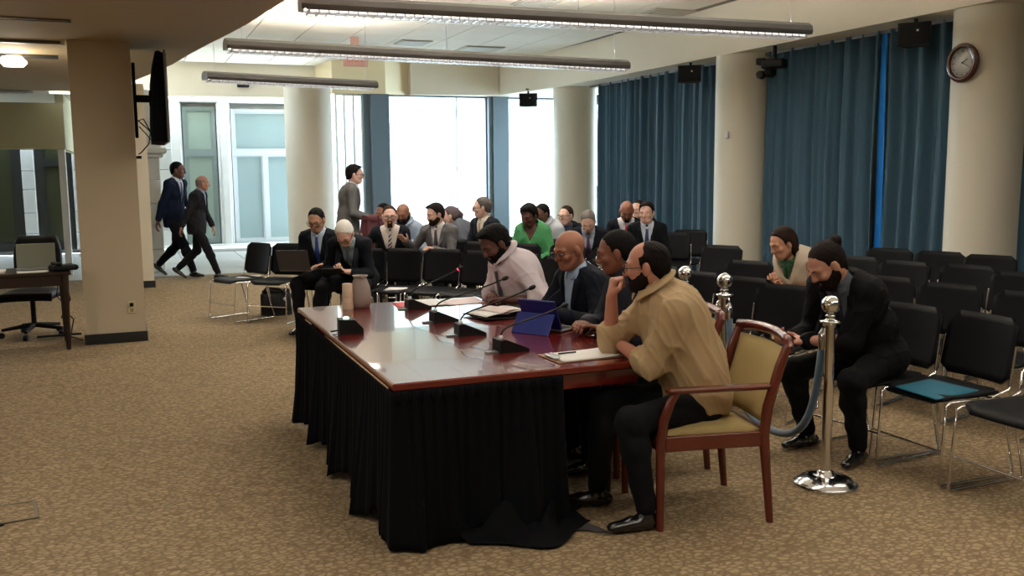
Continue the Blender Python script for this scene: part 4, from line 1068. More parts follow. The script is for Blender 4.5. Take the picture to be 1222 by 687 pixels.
def person(label, head, rz, pose='sit', h=.60, q=1, lean=8, hunch=8, lat=0, twist=0, scale=1.0, fem=False, belly=0, hip=.575,
           hyaw=0, hpitch=5, hroll=0, wl=None, wr=None, el=(-.5, -.5, -.7), er=(.5, -.5, -.7), al=None, ar=None, kl=None, kr=None,
           hand_l=('relax', None), hand_r=('relax', None), skin=(190, 140, 115), hair=('short', (30, 24, 22)), beard=None, glasses=False,
           top='suit', c_top=(28, 32, 44), c_shirt=(214, 214, 220), c_tie=(40, 50, 90), tie=True, c_leg=(22, 24, 32), c_shoe=(16, 15, 16),
           sleeve='long', collar=True, striped=False, seedn=1, fit=0, group=None, toes=None, vopen=1.0, nolegs=False):
    near = q == 0
    hH = .0038 if near else (.0055 if q == 1 else .007); hA = .005 if near else (.0065 if q == 1 else .008)
    hC = .0075 if near else (.011 if q == 1 else .014)
    SK = cmat('skin', skin); HR = cmat('hair', hair[1])
    R_ = lambda dx, dy, dz: Vector((dx, dy, dz))
    # --- skeleton in local axes: +Y forward, +X to the person's right is -X?  (x>0 = right hand side)
    def dirv(a): return Vector((sin(radians(lat)), sin(radians(a))*cos(radians(lat)), cos(radians(a))*cos(radians(lat)))).normalized()
    stand = pose != 'sit'
    hz = (.93 if pose == 'stand' else .90 if pose == 'walk' else hip)
    hd = Vector(head)
    rootv = None
    Rh = (rot('Z', radians(hyaw))@rot('X', radians(-hpitch))@rot('Y', radians(hroll)))
    ts = 1.0; ln = lean
    for it in range(40):
        P0 = V3(0, 0, hz); P1 = P0+dirv(ln*.7)*.165*ts; P2 = P1+dirv(ln+hunch*.5)*.185*ts; P3 = P2+dirv(ln+hunch)*.165*ts
        NT = P3+dirv(min(ln+hunch*1.2+8, 70)*.8)*.075; HC = NT+Rh@V3(0, .022, .072)
        zt = hd.z/scale if not stand else HC.z
        e = HC.z-zt
        if abs(e) < .004: break
        if e > 0:
            if ts > .88: ts -= .01
            elif ln < 46: ln += 1.2
            else: break
        else:
            if ts < 1.12: ts += .01
            elif ln > 2: ln -= 1.2
            else: break
    if stand: scale = hd.z/HC.z
    ca, sa = cos(radians(rz)), sin(radians(rz))
    ox = hd.x-scale*(ca*HC.x-sa*HC.y); oy = hd.y-scale*(sa*HC.x+ca*HC.y)
    root = empty('person', (ox, oy, 0), radians(rz), label, 'person', group); root.scale = (scale,)*3
    up2 = dirv(ln+hunch); fwd = Vector((0, up2.z, -up2.y)).normalized(); side = rot('Z', radians(twist))@V3(1, 0, 0)
    side = (side-up2*side.dot(up2)).normalized(); fwd = up2.cross(side)
    sw = .138 if fem else .158
    SL = P3-up2*.058-side*sw+fwd*.012; SR = P3-up2*.058+side*sw+fwd*.012
    def tgt(t, dflt):
        if t is None: return Vector(dflt)
        if t[0] == 'w': x, y, z = t[1]; x -= ox; y -= oy; return Vector(((ca*x+sa*y)/scale, (-sa*x+ca*y)/scale, z/scale))
        return Vector(t)
    wl = tgt(wl, (-.25, .05, .80) if stand else (-.14, .36, .64)); wr = tgt(wr, (.25, .05, .80) if stand else (.14, .36, .64))
    EL, WL = ik(SL, wl, .285, .255, el); ER, WR = ik(SR, wr, .285, .255, er)
    HL, HRt = P0+V3(-.09, 0, -.02), P0+V3(.09, 0, -.02)
    if pose == 'sit': al = tgt(al, (-.13, .42, .09)); ar = tgt(ar, (.13, .42, .09)); kl = kl or (-.1, .6, 1); kr = kr or (.1, .6, 1)
    elif pose == 'walk': al = Vector(al or (-.07, -.36, .17)); ar = Vector(ar or (.08, .34, .09)); kl = kl or (0, 1, 0); kr = kr or (0, 1, 0)
    else: al = Vector(al or (-.11, 0, .09)); ar = Vector(ar or (.11, .03, .09)); kl = kl or (0, 1, 0); kr = kr or (0, 1, 0)
    KL, AL = ik(HL, al, .43, .425, kl); KR, AR = ik(HRt, ar, .43, .425, kr)
    Rt_np = np.array([list(side), list(fwd), list(up2)], dtype=np.float32)     # rows: torso axes

    def torso(f, o, k=.045, low=True):
        b = belly; fm = fem
        dw = dirv(ln*.4); d1 = dirv(ln*.8); 
        def RM(d): s_ = V3(1, 0, 0); s_ = (s_-d*s_.dot(d)).normalized(); f_ = d.cross(s_); return [list(s_), list(f_), list(d)]
        f.ell(P0+V3(0, .0, .02), (.168+o, .122+o+b*.3, .12+o), RM(dw), k)
        f.ell(P1+d1*.0+fwd*b*.5, (.148+o+b*.6-(.015 if fm else 0), .112+o+b, .13+o), RM(d1), k)
        f.ell(P2, (.160+o-(.014 if fm else 0), .117+o+b*.4, .15+o), Rt_np, k)
        f.ell(P3-up2*.075-fwd*.005, (.155+o, .098+o, .085+o), Rt_np, k)
        f.cone(SL, SR, .047+o, .047+o, k*.8, fwd, 1.0)
        for S_ in (SL, SR): f.cone(P3+up2*.012+(S_-P3)*.15, S_+up2*.012, .036+o*.8, .030+o, .04)
        f.cone(P3-up2*.02, NT-(NT-P3)*.55, .075+o*.7, .052+o*.5, .03)
        if fm:
            for s_ in (-1, 1): f.ell(P2+up2*.03+side*.07*s_+fwd*.085, (.062+o, .055+o, .06+o), Rt_np, .03)
    def arm(f, S, E, W, o, a=0, b=1, k=.02, cuff=0):
        # from shoulder to wrist fraction: a,b in 0..2 (upper arm then forearm)
        f.cone(S, E, .047+o, .039+o, .03)
        if b > 1.02:
            Wx = E+(W-E)*(b-1)
            f.cone(E, Wx, .040+o, (.040+(.027-.040)*(b-1))+o+cuff, k)
    def leg(f, H, K, A, o, k=.03):
        f.cone(H, K, .082+o, .058+o, .04); K2 = K+(A-K)*.3+(K-A).normalized().cross(V3(1, 0, 0))*.0
        f.cone(K, K2, .057+o, .056+o, k); f.cone(K2, A, .056+o, .040+o, k)
    def w2l(p): return p

    # --- body (one mesh: head and neck, torso and legs, arms and hands)
    bodyP = []; bodyQ = []; nb = 0
    def addpart(P, Q):
        nonlocal nb
        bodyP.append(P); bodyQ.append(Q+nb); nb += len(P)
    # head, modelled in its own axes
    hf = Sdf(hH); NTl = Rh.transposed()@(P3-up2*.03-HC); NTm = V3(0, -.022, -.07)
    hs = .965 if fem else 1.0
    hf.ell((0, -.012, .030), (.0765, .097, .088), k=.02)
    hf.ell((0, .018, -.035), (.062, .070, .072), k=.03)
    hf.ell((0, .052, -.082), (.034, .036, .030), k=.03)                       # chin
    for s_ in (-1, 1):
        hf.cone((s_*.055, -.005, -.045), (s_*.03, .055, -.09), .020, .016, .03)     # jaw line
        hf.ell((s_*.041, .060, -.022), (.022, .022, .020), k=.025)                  # cheek
        hf.cone((s_*.012, .083, .024), (s_*.045, .070, .022), .012, .010, .02)       # brow
        hf.ell((s_*.081, -.008, -.006), (.010, .021, .034), [[.94, s_*-.34, 0], [s_*.34, .94, 0], [0, 0, 1]], .006)   # ear
    hf.cone((0, .088, .018), (0, .107, -.024), .0095, .0125, .012)                 # nose
    hf.ell((0, .098, -.030), (.018, .012, .009), k=.010)
    hf.cone((-.018, .082, -.055), (.018, .082, -.055), .0085, .0085, .008)         # lips
    hf.cone((-.014, .081, -.067), (.014, .081, -.067), .0085, .0085, .006)
    hf.cone(NTm, NTl, .054 if not fem else .047, .060 if not fem else .052, .03)
    for s_ in (-1, 1):                                                             # eye hollows
        hf.cut((lambda s2: lambda X, Y, Z: np.sqrt(((X-s2*.031)/1.5)**2+((Y-.096))**2+((Z-.003)/1.0)**2)-.0125)(s_))
    hf.cut(lambda X, Y, Z: np.sqrt((X/3.4)**2+(Y-.0935)**2+((Z+.0612)*2.2)**2)-.0052)
    hf.eval(); hP, hQ = hf.nets(1)
    Rn = np.array([list(r) for r in Rh]); toB = lambda P: P@Rn.T+np.array(HC)
    addpart(toB(hP), hQ)
    # torso and legs under the clothes
    core = Sdf(.02); torso(core, -.006)
    if not nolegs: leg(core, HL, KL, AL, -.008); leg(core, HRt, KR, AR, -.008)
    core.eval(); addpart(*core.nets(1))
    # arms with hands and separate fingers
    def handgeom(f, W, E, spec, sd):
        mode = spec[0]; d = (W-E).normalized()
        if len(spec) > 2 and spec[2]: d = Vector(spec[2]).normalized()
        n = Vector(spec[1]) if spec[1] else (V3(0, .25, -1) if mode != 'down' else V3(-sd, 0, 0))
        n = (n-d*n.dot(d)).normalized(); l = d.cross(n)*1.0      # across the palm
        th = -1 if l.dot(V3(-sd, 0, 0)) < 0 else 1              # thumb side: towards the middle of the body
        if len(spec) > 3: th = spec[3]
        curl = dict(relax=28, down=22, fist=82, hold=48, flat=6, point=20)[mode]
        f.cone(W, W+d*.03, .026, .029, .012, n, 1.35)
        for j in range(4):
            off = (j-1.5)*.0195*th*-1
            kn = W+d*(.088-abs(j-1.2)*.004)+l*off; f.cone(W+d*.02+l*off*.6, kn, .0145, .0125, .012, n, 1.15)
            a = radians(curl*.55 if mode != 'fist' else 72); p = kn; Ls = [(.036, .030, .022), (.042, .027, .02), (.038, .025, .019), (.030, .02, .017)][j][::1]
            for sgi, L in enumerate(Ls):
                dd = d*cos(a)+n*sin(a); p2 = p+dd*L; r0 = (.0098, .0088, .008)[sgi]; f.cone(p, p2, r0, r0-.0008, .003); p = p2; a += radians(curl)
        t0 = W+d*.025+l*.026*th; t1 = t0+(d*.62+l*.62*th+n*.35).normalized()*.042; ca2 = .9 if curl < 40 else .4
        t2 = t1+(d*.8+l*(.1 if curl < 40 else -.55)*th+n*.45).normalized()*.032; t3 = t2+(d*.85*ca2+l*(-.1 if curl < 40 else -.8)*th+n*.4).normalized()*.024
        f.cone(W+d*.012+l*.012*th, t0, .018, .0165, .012); f.cone(t0, t1, .0155, .0115, .008); f.cone(t1, t2, .0112, .0098, .004); f.cone(t2, t3, .0098, .0085, .003)
    bare = sleeve in ('none', 'rolled', 'short')
    for S, E, W, spec, sd in ((SL, EL, WL, hand_l, -1), (SR, ER, WR, hand_r, 1)):
        if spec[0] == 'hidden': continue
        f = Sdf(hA)
        if sleeve in ('none', 'short'): f.cone(S+up2*.004, E, .050, .039, .03)
        st = E if bare else E+(W-E)*.35
        if bare: f.cone(E, E+(W-E)*.3, .037, .039, .02); f.cone(E+(W-E)*.3, W, .039, .027, .02)
        else: f.cone(st, W, .034, .026, .02)
        handgeom(f, W, E, spec, sd); f.eval(); addpart(*f.nets(1))
    body = np_mesh('body', np.concatenate(bodyP), np.concatenate(bodyQ), SK, root)
    # --- hair and beard from the same head shape
    def hairmesh(name, build, keep, m, hh=None):
        f = Sdf(hh or hH*1.15); build(f); f.cut(lambda X, Y, Z: keep(X, Y, Z)); f.eval((.0022 if near else .0015, 70, seedn))
        P, Q = f.nets(1)
        if len(P): return np_mesh(name, toB(P), Q, m, root)
    st, hc = hair[0], hair[1]
    def side_line(Y, pts):
        ys = [p[0] for p in pts]; zs = [p[1] for p in pts]; return np.interp(Y, ys, zs)
    LINE = [(-.12, -.075), (-.075, -.07), (-.035, -.045), (-.022, .012), (.008, .018), (.012, -.012), (.020, -.012), (.026, .045), (.044, .082), (.066, .097), (.11, .10)]
    if st in ('short', 'full', 'quiff', 'afro', 'bun', 'long', 'ponytail', 'grey'):
        t = dict(short=.007, full=.014, quiff=.012, afro=.022, bun=.008, long=.012, ponytail=.010, grey=.011)[st]
        def bld(f):
            f.ell((0, -.022, .036), (.0765+t*.9, .0935+t, .086+t*.9), k=.01); f.cone((0, -.05, -.01), (0, -.06, -.055), .055+t*.6, .040+t*.5, .03)
            f.ell((0, -.040, -.006), (.072+t*.8, .062+t, .058+t*.6), k=.02)
            if st in ('quiff', 'afro'): f.ell((0, .035, .105), (.062, .052, .026 if st == 'quiff' else .034), k=.03)
            if st == 'full': f.ell((.02, .05, .085), (.05, .035, .03), k=.03)
            if st == 'long': 
                for s_ in (-1, 1): f.cone((s_*.05, -.03, .02), (s_*.06, -.06, -.13), .042, .03, .03)
                f.cone((0, -.07, .0), (0, -.085, -.15), .06, .04, .03)
            if st == 'ponytail': f.cone((0, -.10, .06), (0, -.145, .0), .03, .028, .02); f.cone((0, -.145, 0), (.0, -.14, -.15), .028, .012, .02)
            if st == 'bun': f.ell((0, -.115, .075), (.040, .036, .036), k=.012)
        def keep(X, Y, Z):
            zl = side_line(Y, LINE)+0*X+(.0 if not st == 'afro' else 0)
            fr = np.where(Y > .03, (np.abs(X)/.06)**2*-.012, 0)
            d = (zl+fr-Z)*.75
            return -d if False else -(d)*1.0
        # cut removes where fn<0 ; remove below the hairline
        hairmesh('hair', bld, lambda X, Y, Z: (Z-side_line(Y, LINE)-np.where(Y > .03, -(np.abs(X)/.06)**2*.012, 0))*.75 if st not in ('long', 'bun', 'ponytail') else np.where(Y < -.015, .05, (Z-side_line(Y, LINE))*.75), HR)
    elif st in ('fringe', 'fringe_high'):
        zt = .045 if st == 'fringe' else .085
        def bld(f): f.ell((0, -.012, .030), (.0765+.007, .097+.007, .088+.0055), k=.01); f.cone((0, -.05, -.01), (0, -.06, -.055), .060, .044, .03)
        hairmesh('hair', bld, lambda X, Y, Z: np.minimum((Z-side_line(Y, LINE))*.75, np.where(st == 'fringe', zt-Z, np.minimum(.121-Z, (.002-Y)*.8+.0*Z+np.clip(.06-Z, 0, 1)*2))), HR)
    if beard:
        BM = cmat('hair', beard[1]); tb_ = {'full': .011, 'short': .006, 'goatee': .007}[beard[0]]
        def bldb(f):
            f.ell((0, .018, -.035), (.062+tb_, .070+tb_*.8, .072+tb_), k=.02); f.ell((0, .052, -.082), (.034+tb_, .036+tb_, .030+tb_*1.6), k=.03)
            for s_ in (-1, 1): f.cone((s_*.055, -.005, -.045), (s_*.03, .055, -.09), .020+tb_, .016+tb_, .03)
            f.cone((-.024, .084, -.045), (.024, .084, -.045), .008+tb_*.4, .008+tb_*.4, .01)
        def kb(X, Y, Z):
            top_ = np.where(Y > .072, -.040, np.where(Y > .03, -.050+(.072-Y)*.55, -.028+(.03-Y)*1.2))
            a = (top_-Z)*.8
            a = np.minimum(a, (Y+.012)*.9)
            mouth = np.sqrt((X/2.2)**2+(Y-.1)**2+((Z+.060)*1.0)**2)-.0125
            a = np.minimum(a, mouth)
            if beard[0] == 'goatee': a = np.minimum(a, .030-np.abs(X))
            return a
        hairmesh('beard', bldb, kb, BM)
    # eyes, brows, spectacles
    def H2(p): return HC+Rh@Vector(p)
    eyes_open = hpitch < 22
    for s_ in (-1, 1):
        if q < 2 and eyes_open:
            e = MB().ball(H2((s_*.031, .0725, .002)), .0125, 14, 9, M=Rh).build('eye', EYEW, root)
            MB().ball(H2((s_*.031, .0815, .001)), .0055, 10, 6, (1, .8, 1), M=Rh).build('iris', EYED, e)
        if q < 2:
            bm_ = cmat('hair', hair[1] if hair[0] not in ('none', 'fringe', 'grey') else (70, 60, 55))
            MB().tube([H2((s_*.014, .0955, .024)), H2((s_*.03, .0905, .030)), H2((s_*.046, .077, .025))], [.003, .0036, .002], 6, flat=.8).build('eyebrow', bm_, root)
    if glasses:
        g = MB(); r = .0022 if near else .0032
        for s_ in (-1, 1):
            c = (s_*.034, .106, -.002); w_, hh_ = .025, .018
            pts = [H2((c[0]+w_*cx_, c[1]-abs(c[0]+w_*cx_)*.12+.003, c[2]+hh_*cz_)) for cx_, cz_ in ((-1, -.5), (-.6, -1), (.6, -1), (1, -.4), (1, .5), (.7, 1), (-.7, 1), (-1, .6))]
            g.tube(pts, r, 6, closed=True)
            g.tube([H2((s_*.059, .100, .006)), H2((s_*.076, .08, .006)), H2((s_*.081, .0, .004)), H2((s_*.080, -.018, -.012))], r, 6)
        g.tube([H2((-.010, .108, .003)), H2((0, .113, .005)), H2((.010, .108, .003))], r, 6)
        g.build('spectacles', GLS, root)
    # --- trousers and shoes
    if not nolegs:
        tr_ = Sdf(hC); o = .012
        tr_.ell(P0+V3(0, .0, .0), (.168+o, .125+o, .115+o), None, .04)
        leg(tr_, HL, KL, AL+(KL-AL)*.04, o); leg(tr_, HRt, KR, AR+(KR-AR)*.04, o)
        tr_.cut(lambda X, Y, Z: (.11+hz-Z)+0*X*Y)
        tr_.eval((.006, 14, seedn+3)); np_mesh('trousers', *tr_.nets(1), cmat('suit', c_leg), root)
        for k, (A_, K_, sd) in enumerate(((AL, KL, -1), (AR, KR, 1))):
            ft = (V3((-.18 if sd < 0 else .18), 1, 0) if toes is None else Vector(toes[k])).normalized(); upv = V3(0, 0, 1)
            if pose == 'walk' and A_.z > .12: upv = V3(0, .55, .8).normalized(); ft = V3(0, .8, -.55).normalized()
            f = Sdf(.007 if near else .011); heel = A_-upv*.052-ft*.045
            f.cone(heel, heel+ft*.12, .035, .036, .02, upv, 1.1); f.cone(heel+ft*.12, heel+ft*.215-upv*.005, .038, .030, .02, upv, 1.35)
            f.cone(A_-upv*.0, heel+ft*.05+upv*.005, .038, .035, .03)
            f.eval(); np_mesh('shoe', *f.nets(1), cmat('shoe', c_shoe), root)
    # --- shirt, jacket
    sh_m = cmat('shirt', c_shirt if top == 'suit' else c_top)
    def vee(wtop, zb, back=-.02):
        def fn(X, Y, Z):
            x = X-P3.x; y = Y-P3.y; z = Z-P3.z
            lx = x*side.x+y*side.y+z*side.z; ly = x*fwd.x+y*fwd.y+z*fwd.z; lz = x*up2.x+y*up2.y+z*up2.z
            w = wtop*np.clip((lz+zb)/zb, 0, 1.15)+.004
            return np.maximum(np.maximum(np.abs(lx)-w, -(ly-back)), -(lz+zb))
        return fn
    def neckhole(r, z0):
        def fn(X, Y, Z):
            x = X-P3.x; y = Y-P3.y; z = Z-P3.z
            lx = x*side.x+y*side.y+z*side.z; ly = x*fwd.x+y*fwd.y+z*fwd.z; lz = x*up2.x+y*up2.y+z*up2.z
            return np.maximum(np.sqrt(lx**2+(ly-.012)**2)-r, -(lz-z0))
        return fn
    os_ = .008+fit
    shf = Sdf(hC*.9); torso(shf, os_)
    smax = {'long': 1.95, 'rolled': 1.25, 'short': .6, 'none': 0}[sleeve]
    if top != 'suit':
        for S, E, W in ((SL, EL, WL), (SR, ER, WR)):
            if smax > 1: arm(shf, S, E, W, os_+.013, b=smax, cuff=.006, k=.03)
            elif smax > 0: shf.cone(S, S+(E-S)*.6, .056+os_, .050+os_, .03)
        if sleeve == 'rolled':
            for E, W in ((EL, WL), (ER, WR)): shf.cone(E+(W-E)*.14, E+(W-E)*.27, .054, .052, .008)
        shf.cone(P3-up2*.10, P0+V3(0, 0, .03), .135+os_, .160+os_, .10, fwd, 1.25)
        shf.cone(P2+up2*.02-fwd*.02, P1-fwd*.01, .15+os_, .155+os_, .10, fwd, 1.3)
        if top == 'shirt': shf.ell(P0+V3(0, .01, .0), (.188, .145, .10), None, .05)
    shf.cut(lambda X, Y, Z: (Z-(hz-.055))+0*X*Y)
    if top in ('blouse', 'sleeveless'): shf.cut(neckhole(.085, -.05)); shf.cut(vee(.07, .13, .0))
    if top == 'sleeveless':
        for S_, sg in ((SL, -1), (SR, 1)):
            c_ = S_+side*sg*.048-up2*.01; shf.cut((lambda q_: lambda X, Y, Z: np.sqrt((X-q_.x)**2+(Y-q_.y)**2+(Z-q_.z)**2)-.066)(c_))
    shf.eval()
    shP, shQ = shf.nets(14 if near and top != 'suit' else (5 if top == 'shirt' else 1))
    if top != 'suit': shP = folds(shP, shQ, .009 if near else .005, 13, seedn, tuple(up2))
    shirt = np_mesh({'suit': 'shirt', 'shirt': 'shirt', 'blouse': 'blouse', 'sleeveless': 'blouse', 'sweater': 'sweater'}[top], shP, shQ, sh_m, root)
    outer = shf
    if top == 'suit':
        jk = Sdf(hC); oj = .022+fit; torso(jk, oj); jm = cmat('suit', c_top)
        for S, E, W in ((SL, EL, WL), (SR, ER, WR)): arm(jk, S, E, W, oj-.008, b=1.93, cuff=.004)
        if pose == 'sit':
            jk.ell(P0+V3(0, .0, -.01), (.205, .155, .10), None, .05); zc_ = hz-.085
            for H_, K_ in ((HL, KL), (HRt, KR)): jk.cone(H_+V3(0, 0, .01), H_+(K_-H_)*.25+V3(0, 0, .01), .108, .095, .05)
        else:
            jk.cone(P0, P0+V3(0, 0, -.10), .175, .188, .06, V3(0, 1, 0), 1.3); zc_ = hz-.17
            jk.cut(lambda X, Y, Z: (Z-zc_)+0*X*Y)
        jk.cut(vee(.066*vopen, .32)); jk.cut(neckhole(.068, -.02))
        jk.eval(); jP, jQ = jk.nets(5 if near else 2); jP = folds(jP, jQ, .006, 14, seedn+1, tuple(up2)); jacket = np_mesh('jacket', jP, jQ, jm, root); outer = jk
        # lapels follow the opening
        if q < 2:
            for s_ in (-1, 1):
                rows = []
                for i in range(9):
                    u = i/8; z = -.005-u*.31; wi = .066*vopen*max(0, (.32+z)/.32)+.001; wo = wi+(.052*(1-abs(u-.22)*1.0) if u < .9 else .02)
                    r_ = []
                    for j in range(4):
                        x = wi+(wo-wi)*j/3+.004; p = P3+side*(s_*x)+up2*z+fwd*.30
                        hp = jk.hit(p, -fwd, .4)
                        if hp is None: hp = np.array(p-fwd*.18)
                        r_.append(Vector(hp)+fwd*(.006 if j < 3 else .001))
                    rows.append(r_)
                mb = MB(); vs = [p for r in rows for p in r]; fs = [(i*4+j, i*4+j+1, i*4+j+5, i*4+j+4) for i in range(8) for j in range(3)]
                mb.add(vs, fs, True); me = mb.mesh('lapel'); ob_ = link_mesh('lapel', me, jm, jacket); md = ob_.modifiers.new('s', 'SOLIDIFY'); md.thickness = .004; md.offset = 0
    # collar: band and turned-down leaf round the neck
    if collar and top in ('suit', 'shirt'):
        nd = (NT-P3).normalized(); nc = P3+nd*(.022 if top == 'suit' else .068)+fwd*.006; sx = side; fy = nd.cross(sx)*1.0
        if fy.dot(fwd) < 0: fy = -fy
        def cfn(u, v):
            a = radians(-90+14+(360-28)*u)+pi    # opening at the front
            a = radians(104+332*u)               # starts just beside the front, goes round the back
            bk = .5-.5*sin(a)
            r_in = (.0625 if not fem else .056)+(.013 if top == 'shirt' else 0)
            if v < .5: r = r_in; z = -.020+(.026+.014*bk)*(v/.5)
            else:
                w = (v-.5)/.5; r = r_in+.004+(.017 if top == 'suit' else .036)*w; z = .006+.014*bk-((.030 if top == 'suit' else .020)+.016*(1-bk)*max(0, 1-abs(abs(u-.5)*2-.97)*6))*w
            return nc+sx*(cos(a)*r)+fy*(sin(a)*r*1.06)+nd*z
        MB().grid(cfn, 40, 6, thick=.003).build('collar', sh_m if top != 'suit' else sh_m, shirt)
    if tie and top in ('suit', 'shirt') and q < 3:
        rows = []; tf = shf
        for i in range(14):
            u = i/13; z = -.012-u*(.36 if not near else .40); w = .017-.006*sin(min(u*6, pi)) if u < .12 else .013+.024*min(1, (u-.05)/.7)
            r_ = []
            for x in (-w, 0, w):
                p = P3+side*x+up2*z+fwd*.32; hp = tf.hit(p, -fwd, .45)
                if hp is None: hp = np.array(P3+side*x+up2*z+fwd*.1)
                r_.append(Vector(hp)+fwd*(.010 if x == 0 else .007))
            rows.append(r_)
        vs = [p for r in rows for p in r]; fs = [(i*3+j, i*3+j+1, i*3+j+4, i*3+j+3) for i in range(13) for j in range(2)]
        tm_ = stripe_mat(c_tie, (205, 205, 210)) if striped else cmat('tie', c_tie)
        me = MB().add(vs, fs, True).mesh('tie'); o2 = link_mesh('tie', me, tm_, root); md = o2.modifiers.new('s', 'SOLIDIFY'); md.thickness = .005; md.offset = 0
        MB().ball(P3+fwd*.066+up2*.004+(NT-P3)*.12, .017, 12, 8, (1, .7, 1)).build('tie_knot', tm_, root)
    def w(p):
        p = Vector(p)*scale; return Vector((root.location.x+ca*p.x-sa*p.y, root.location.y+sa*p.x+ca*p.y, p.z))
    return dict(root=root, w=w, P0=P0, P3=P3, WL=WL, WR=WR, EL=EL, ER=ER, HC=HC, H2=H2, side=side, fwd=fwd, up=up2, rz=rz, Rh=Rh, outer=outer, KL=KL, KR=KR, scale=scale)
# ------------------------------------------------------------------ the people
DARK, BROWN, LIGHT, TANS, PINK = (92, 60, 50), (128, 86, 68), (200, 158, 138), (186, 142, 118), (212, 170, 154)
BLK, DBR, MBR = (20, 17, 17), (40, 27, 22), (58, 40, 30)
NAVY, CHAR, GREY = (22, 27, 42), (34, 36, 42), (84, 84, 90)
Wd = lambda x, y, z: ('w', (x, y, z))
AUD = 'people seated in the audience'
# at the table
p1 = person('bearded man in pale lilac shirt and dark tie bending over his papers', (2.26, 5.90, 1.155), 98, q=0, top='shirt', c_top=(208, 196, 202), c_tie=(74, 64, 76), sleeve='rolled', skin=DARK,
    hair=('quiff', BLK), beard=('full', BLK), hpitch=34, hip=.545, lean=10, hunch=22, wl=Wd(2.29, 5.74, .79), wr=Wd(2.27, 6.0, .79), el=(-.7, -.2, -.6), er=(.7, -.2, -.6), c_leg=(24, 26, 32), seedn=4)
p2 = person('bald man with glasses in dark blazer and light blue shirt', (2.47, 5.17, 1.155), 98, q=0, top='suit', c_top=(24, 30, 44), c_shirt=(150, 172, 200), tie=False, skin=(150, 98, 76),
    hair=('none', BLK), glasses=True, hpitch=16, hip=.545, lean=6, hunch=14, wl=Wd(2.32, 5.02, .79), wr=Wd(2.28, 5.24, .79), el=(-.7, -.2, -.6), er=(.7, -.2, -.6), c_leg=(24, 26, 34), seedn=5, belly=.02)
p3 = person('young man with short black hair in dark navy sweater, seen in profile', (2.46, 4.56, 1.19), 84, q=0, top='sweater', c_top=(20, 25, 40), collar=False, tie=False, skin=(122, 76, 58),
    hair=('short', BLK), hyaw=-22, hpitch=12, hip=.55, lean=10, hunch=14, wl=Wd(2.34, 4.44, .79), wr=Wd(2.32, 4.64, .79), el=(-.7, -.2, -.7), er=(.7, -.2, -.7), c_leg=(20, 22, 28), seedn=6)
p4 = person('balding bearded man with glasses in beige shirt, chin on fist', (2.25, 3.86, 1.19), 78, q=0, top='shirt', c_top=(176, 150, 112), tie=False, sleeve='rolled', skin=(186, 128, 106),
    hair=('fringe_high', (34, 24, 22)), beard=('short', (44, 30, 26)), glasses=True, hyaw=-26, hpitch=6, hip=.55, lean=18, hunch=9, wl=Wd(2.18, 4.0, .80), wr=Wd(2.12, 3.97, 1.035), el=(-.8, -.2, -.5), er=(.25, .45, -1),
    hand_r=('fist', (0, -1, .25), (-.05, -.1, 1)), hand_l=('hold', None), c_leg=(20, 21, 26), al=Wd(2.12, 3.62, .09), ar=Wd(2.05, 3.98, .09), seedn=7, fit=.002)
# right side of the audience
pony = person('man with dark hair in a bun and beard, black suit, looking at a phone', (3.50, 4.08, 1.12), 106, q=0, top='suit', c_top=(18, 18, 21), c_shirt=(84, 92, 104), c_tie=(40, 42, 50), skin=(190, 138, 118),
    hair=('bun', (40, 28, 25)), beard=('full', (42, 28, 24)), hpitch=38, hyaw=-28, lean=32, hunch=16, wl=Wd(3.40, 4.12, .70), wr=Wd(3.40, 4.24, .69), hand_l=('hold', (0, .3, 1)), hand_r=('hold', (0, .3, 1)), el=(-.35, -.4, -.9), er=(.35, -.4, -.9), fit=.006,
    al=Wd(3.70, 4.0, .09), ar=Wd(3.66, 4.38, .09), c_leg=(18, 18, 21), seedn=8)
ph = pony['w'](Vector(pony['WL'])*.5+Vector(pony['WR'])*.5+Vector((0, .10, .035)))
phn = empty('smartphone', tuple(ph), radians(106), 'dark smartphone in the hands of the man with the bun', 'phone')
MB().box((0, 0, 0), (.07, .14, .009), M=rot('X', radians(25)), bev=.003).build('case', M['black'], phn); MB().box((0, 0, .0055), (.06, .125, .002), M=rot('X', radians(25))).build('screen', M['screen'], phn)
wom = person('woman with long brown hair in beige sleeveless top and green scarf', (4.74, 6.04, 1.05), 100, q=1, top='sleeveless', c_top=(198, 184, 164), sleeve='none', collar=False, tie=False, fem=True, skin=(200, 146, 120),
    hair=('long', (60, 38, 30)), hpitch=24, hyaw=-14, lean=14, hunch=12, wl=(-.07, .38, .70), wr=(.05, .40, .72), el=(-.5, -.6, -.7), er=(.5, -.6, -.7), hand_l=('hold', (0, .3, 1)), hand_r=('hold', (0, .3, 1)), c_leg=(40, 40, 46), seedn=9)
wp = empty('smartphone', tuple(wom['w']((0, .50, .755))), radians(100), 'dark phone in the hands of the woman with the green scarf', 'phone')
MB().box((0, 0, 0), (.07, .14, .009), M=rot('X', radians(25)), bev=.003).build('case', M['black'], wp)
sc_ = MB()
for k in range(3):
    pts = []
    for i in range(15):
        a = radians(-30+240*i/14)+pi; r = .064+.008*k+.01*sin(i*2+k)
        c = wom['P3']+wom['side']*(cos(a)*r)+wom['fwd']*(sin(a)*-r*1.05+.012)+wom['up']*(.02-.016*k); pts.append(c)
    sc_.tube(pts, .013, 8)
for sx in (-.02, .015): sc_.tube([wom['P3']+wom['fwd']*.085+wom['side']*sx, wom['P3']+wom['fwd']*.125-wom['up']*.08+wom['side']*sx*1.5, wom['P3']+wom['fwd']*.135-wom['up']*.16+wom['side']*sx*2], [.018, .02, .012], 8)
sc_.build('scarf', mat('green_scarf', srgb(44, 92, 62), .8, noise=.4, nscale=30), wom['root'])
CH = []
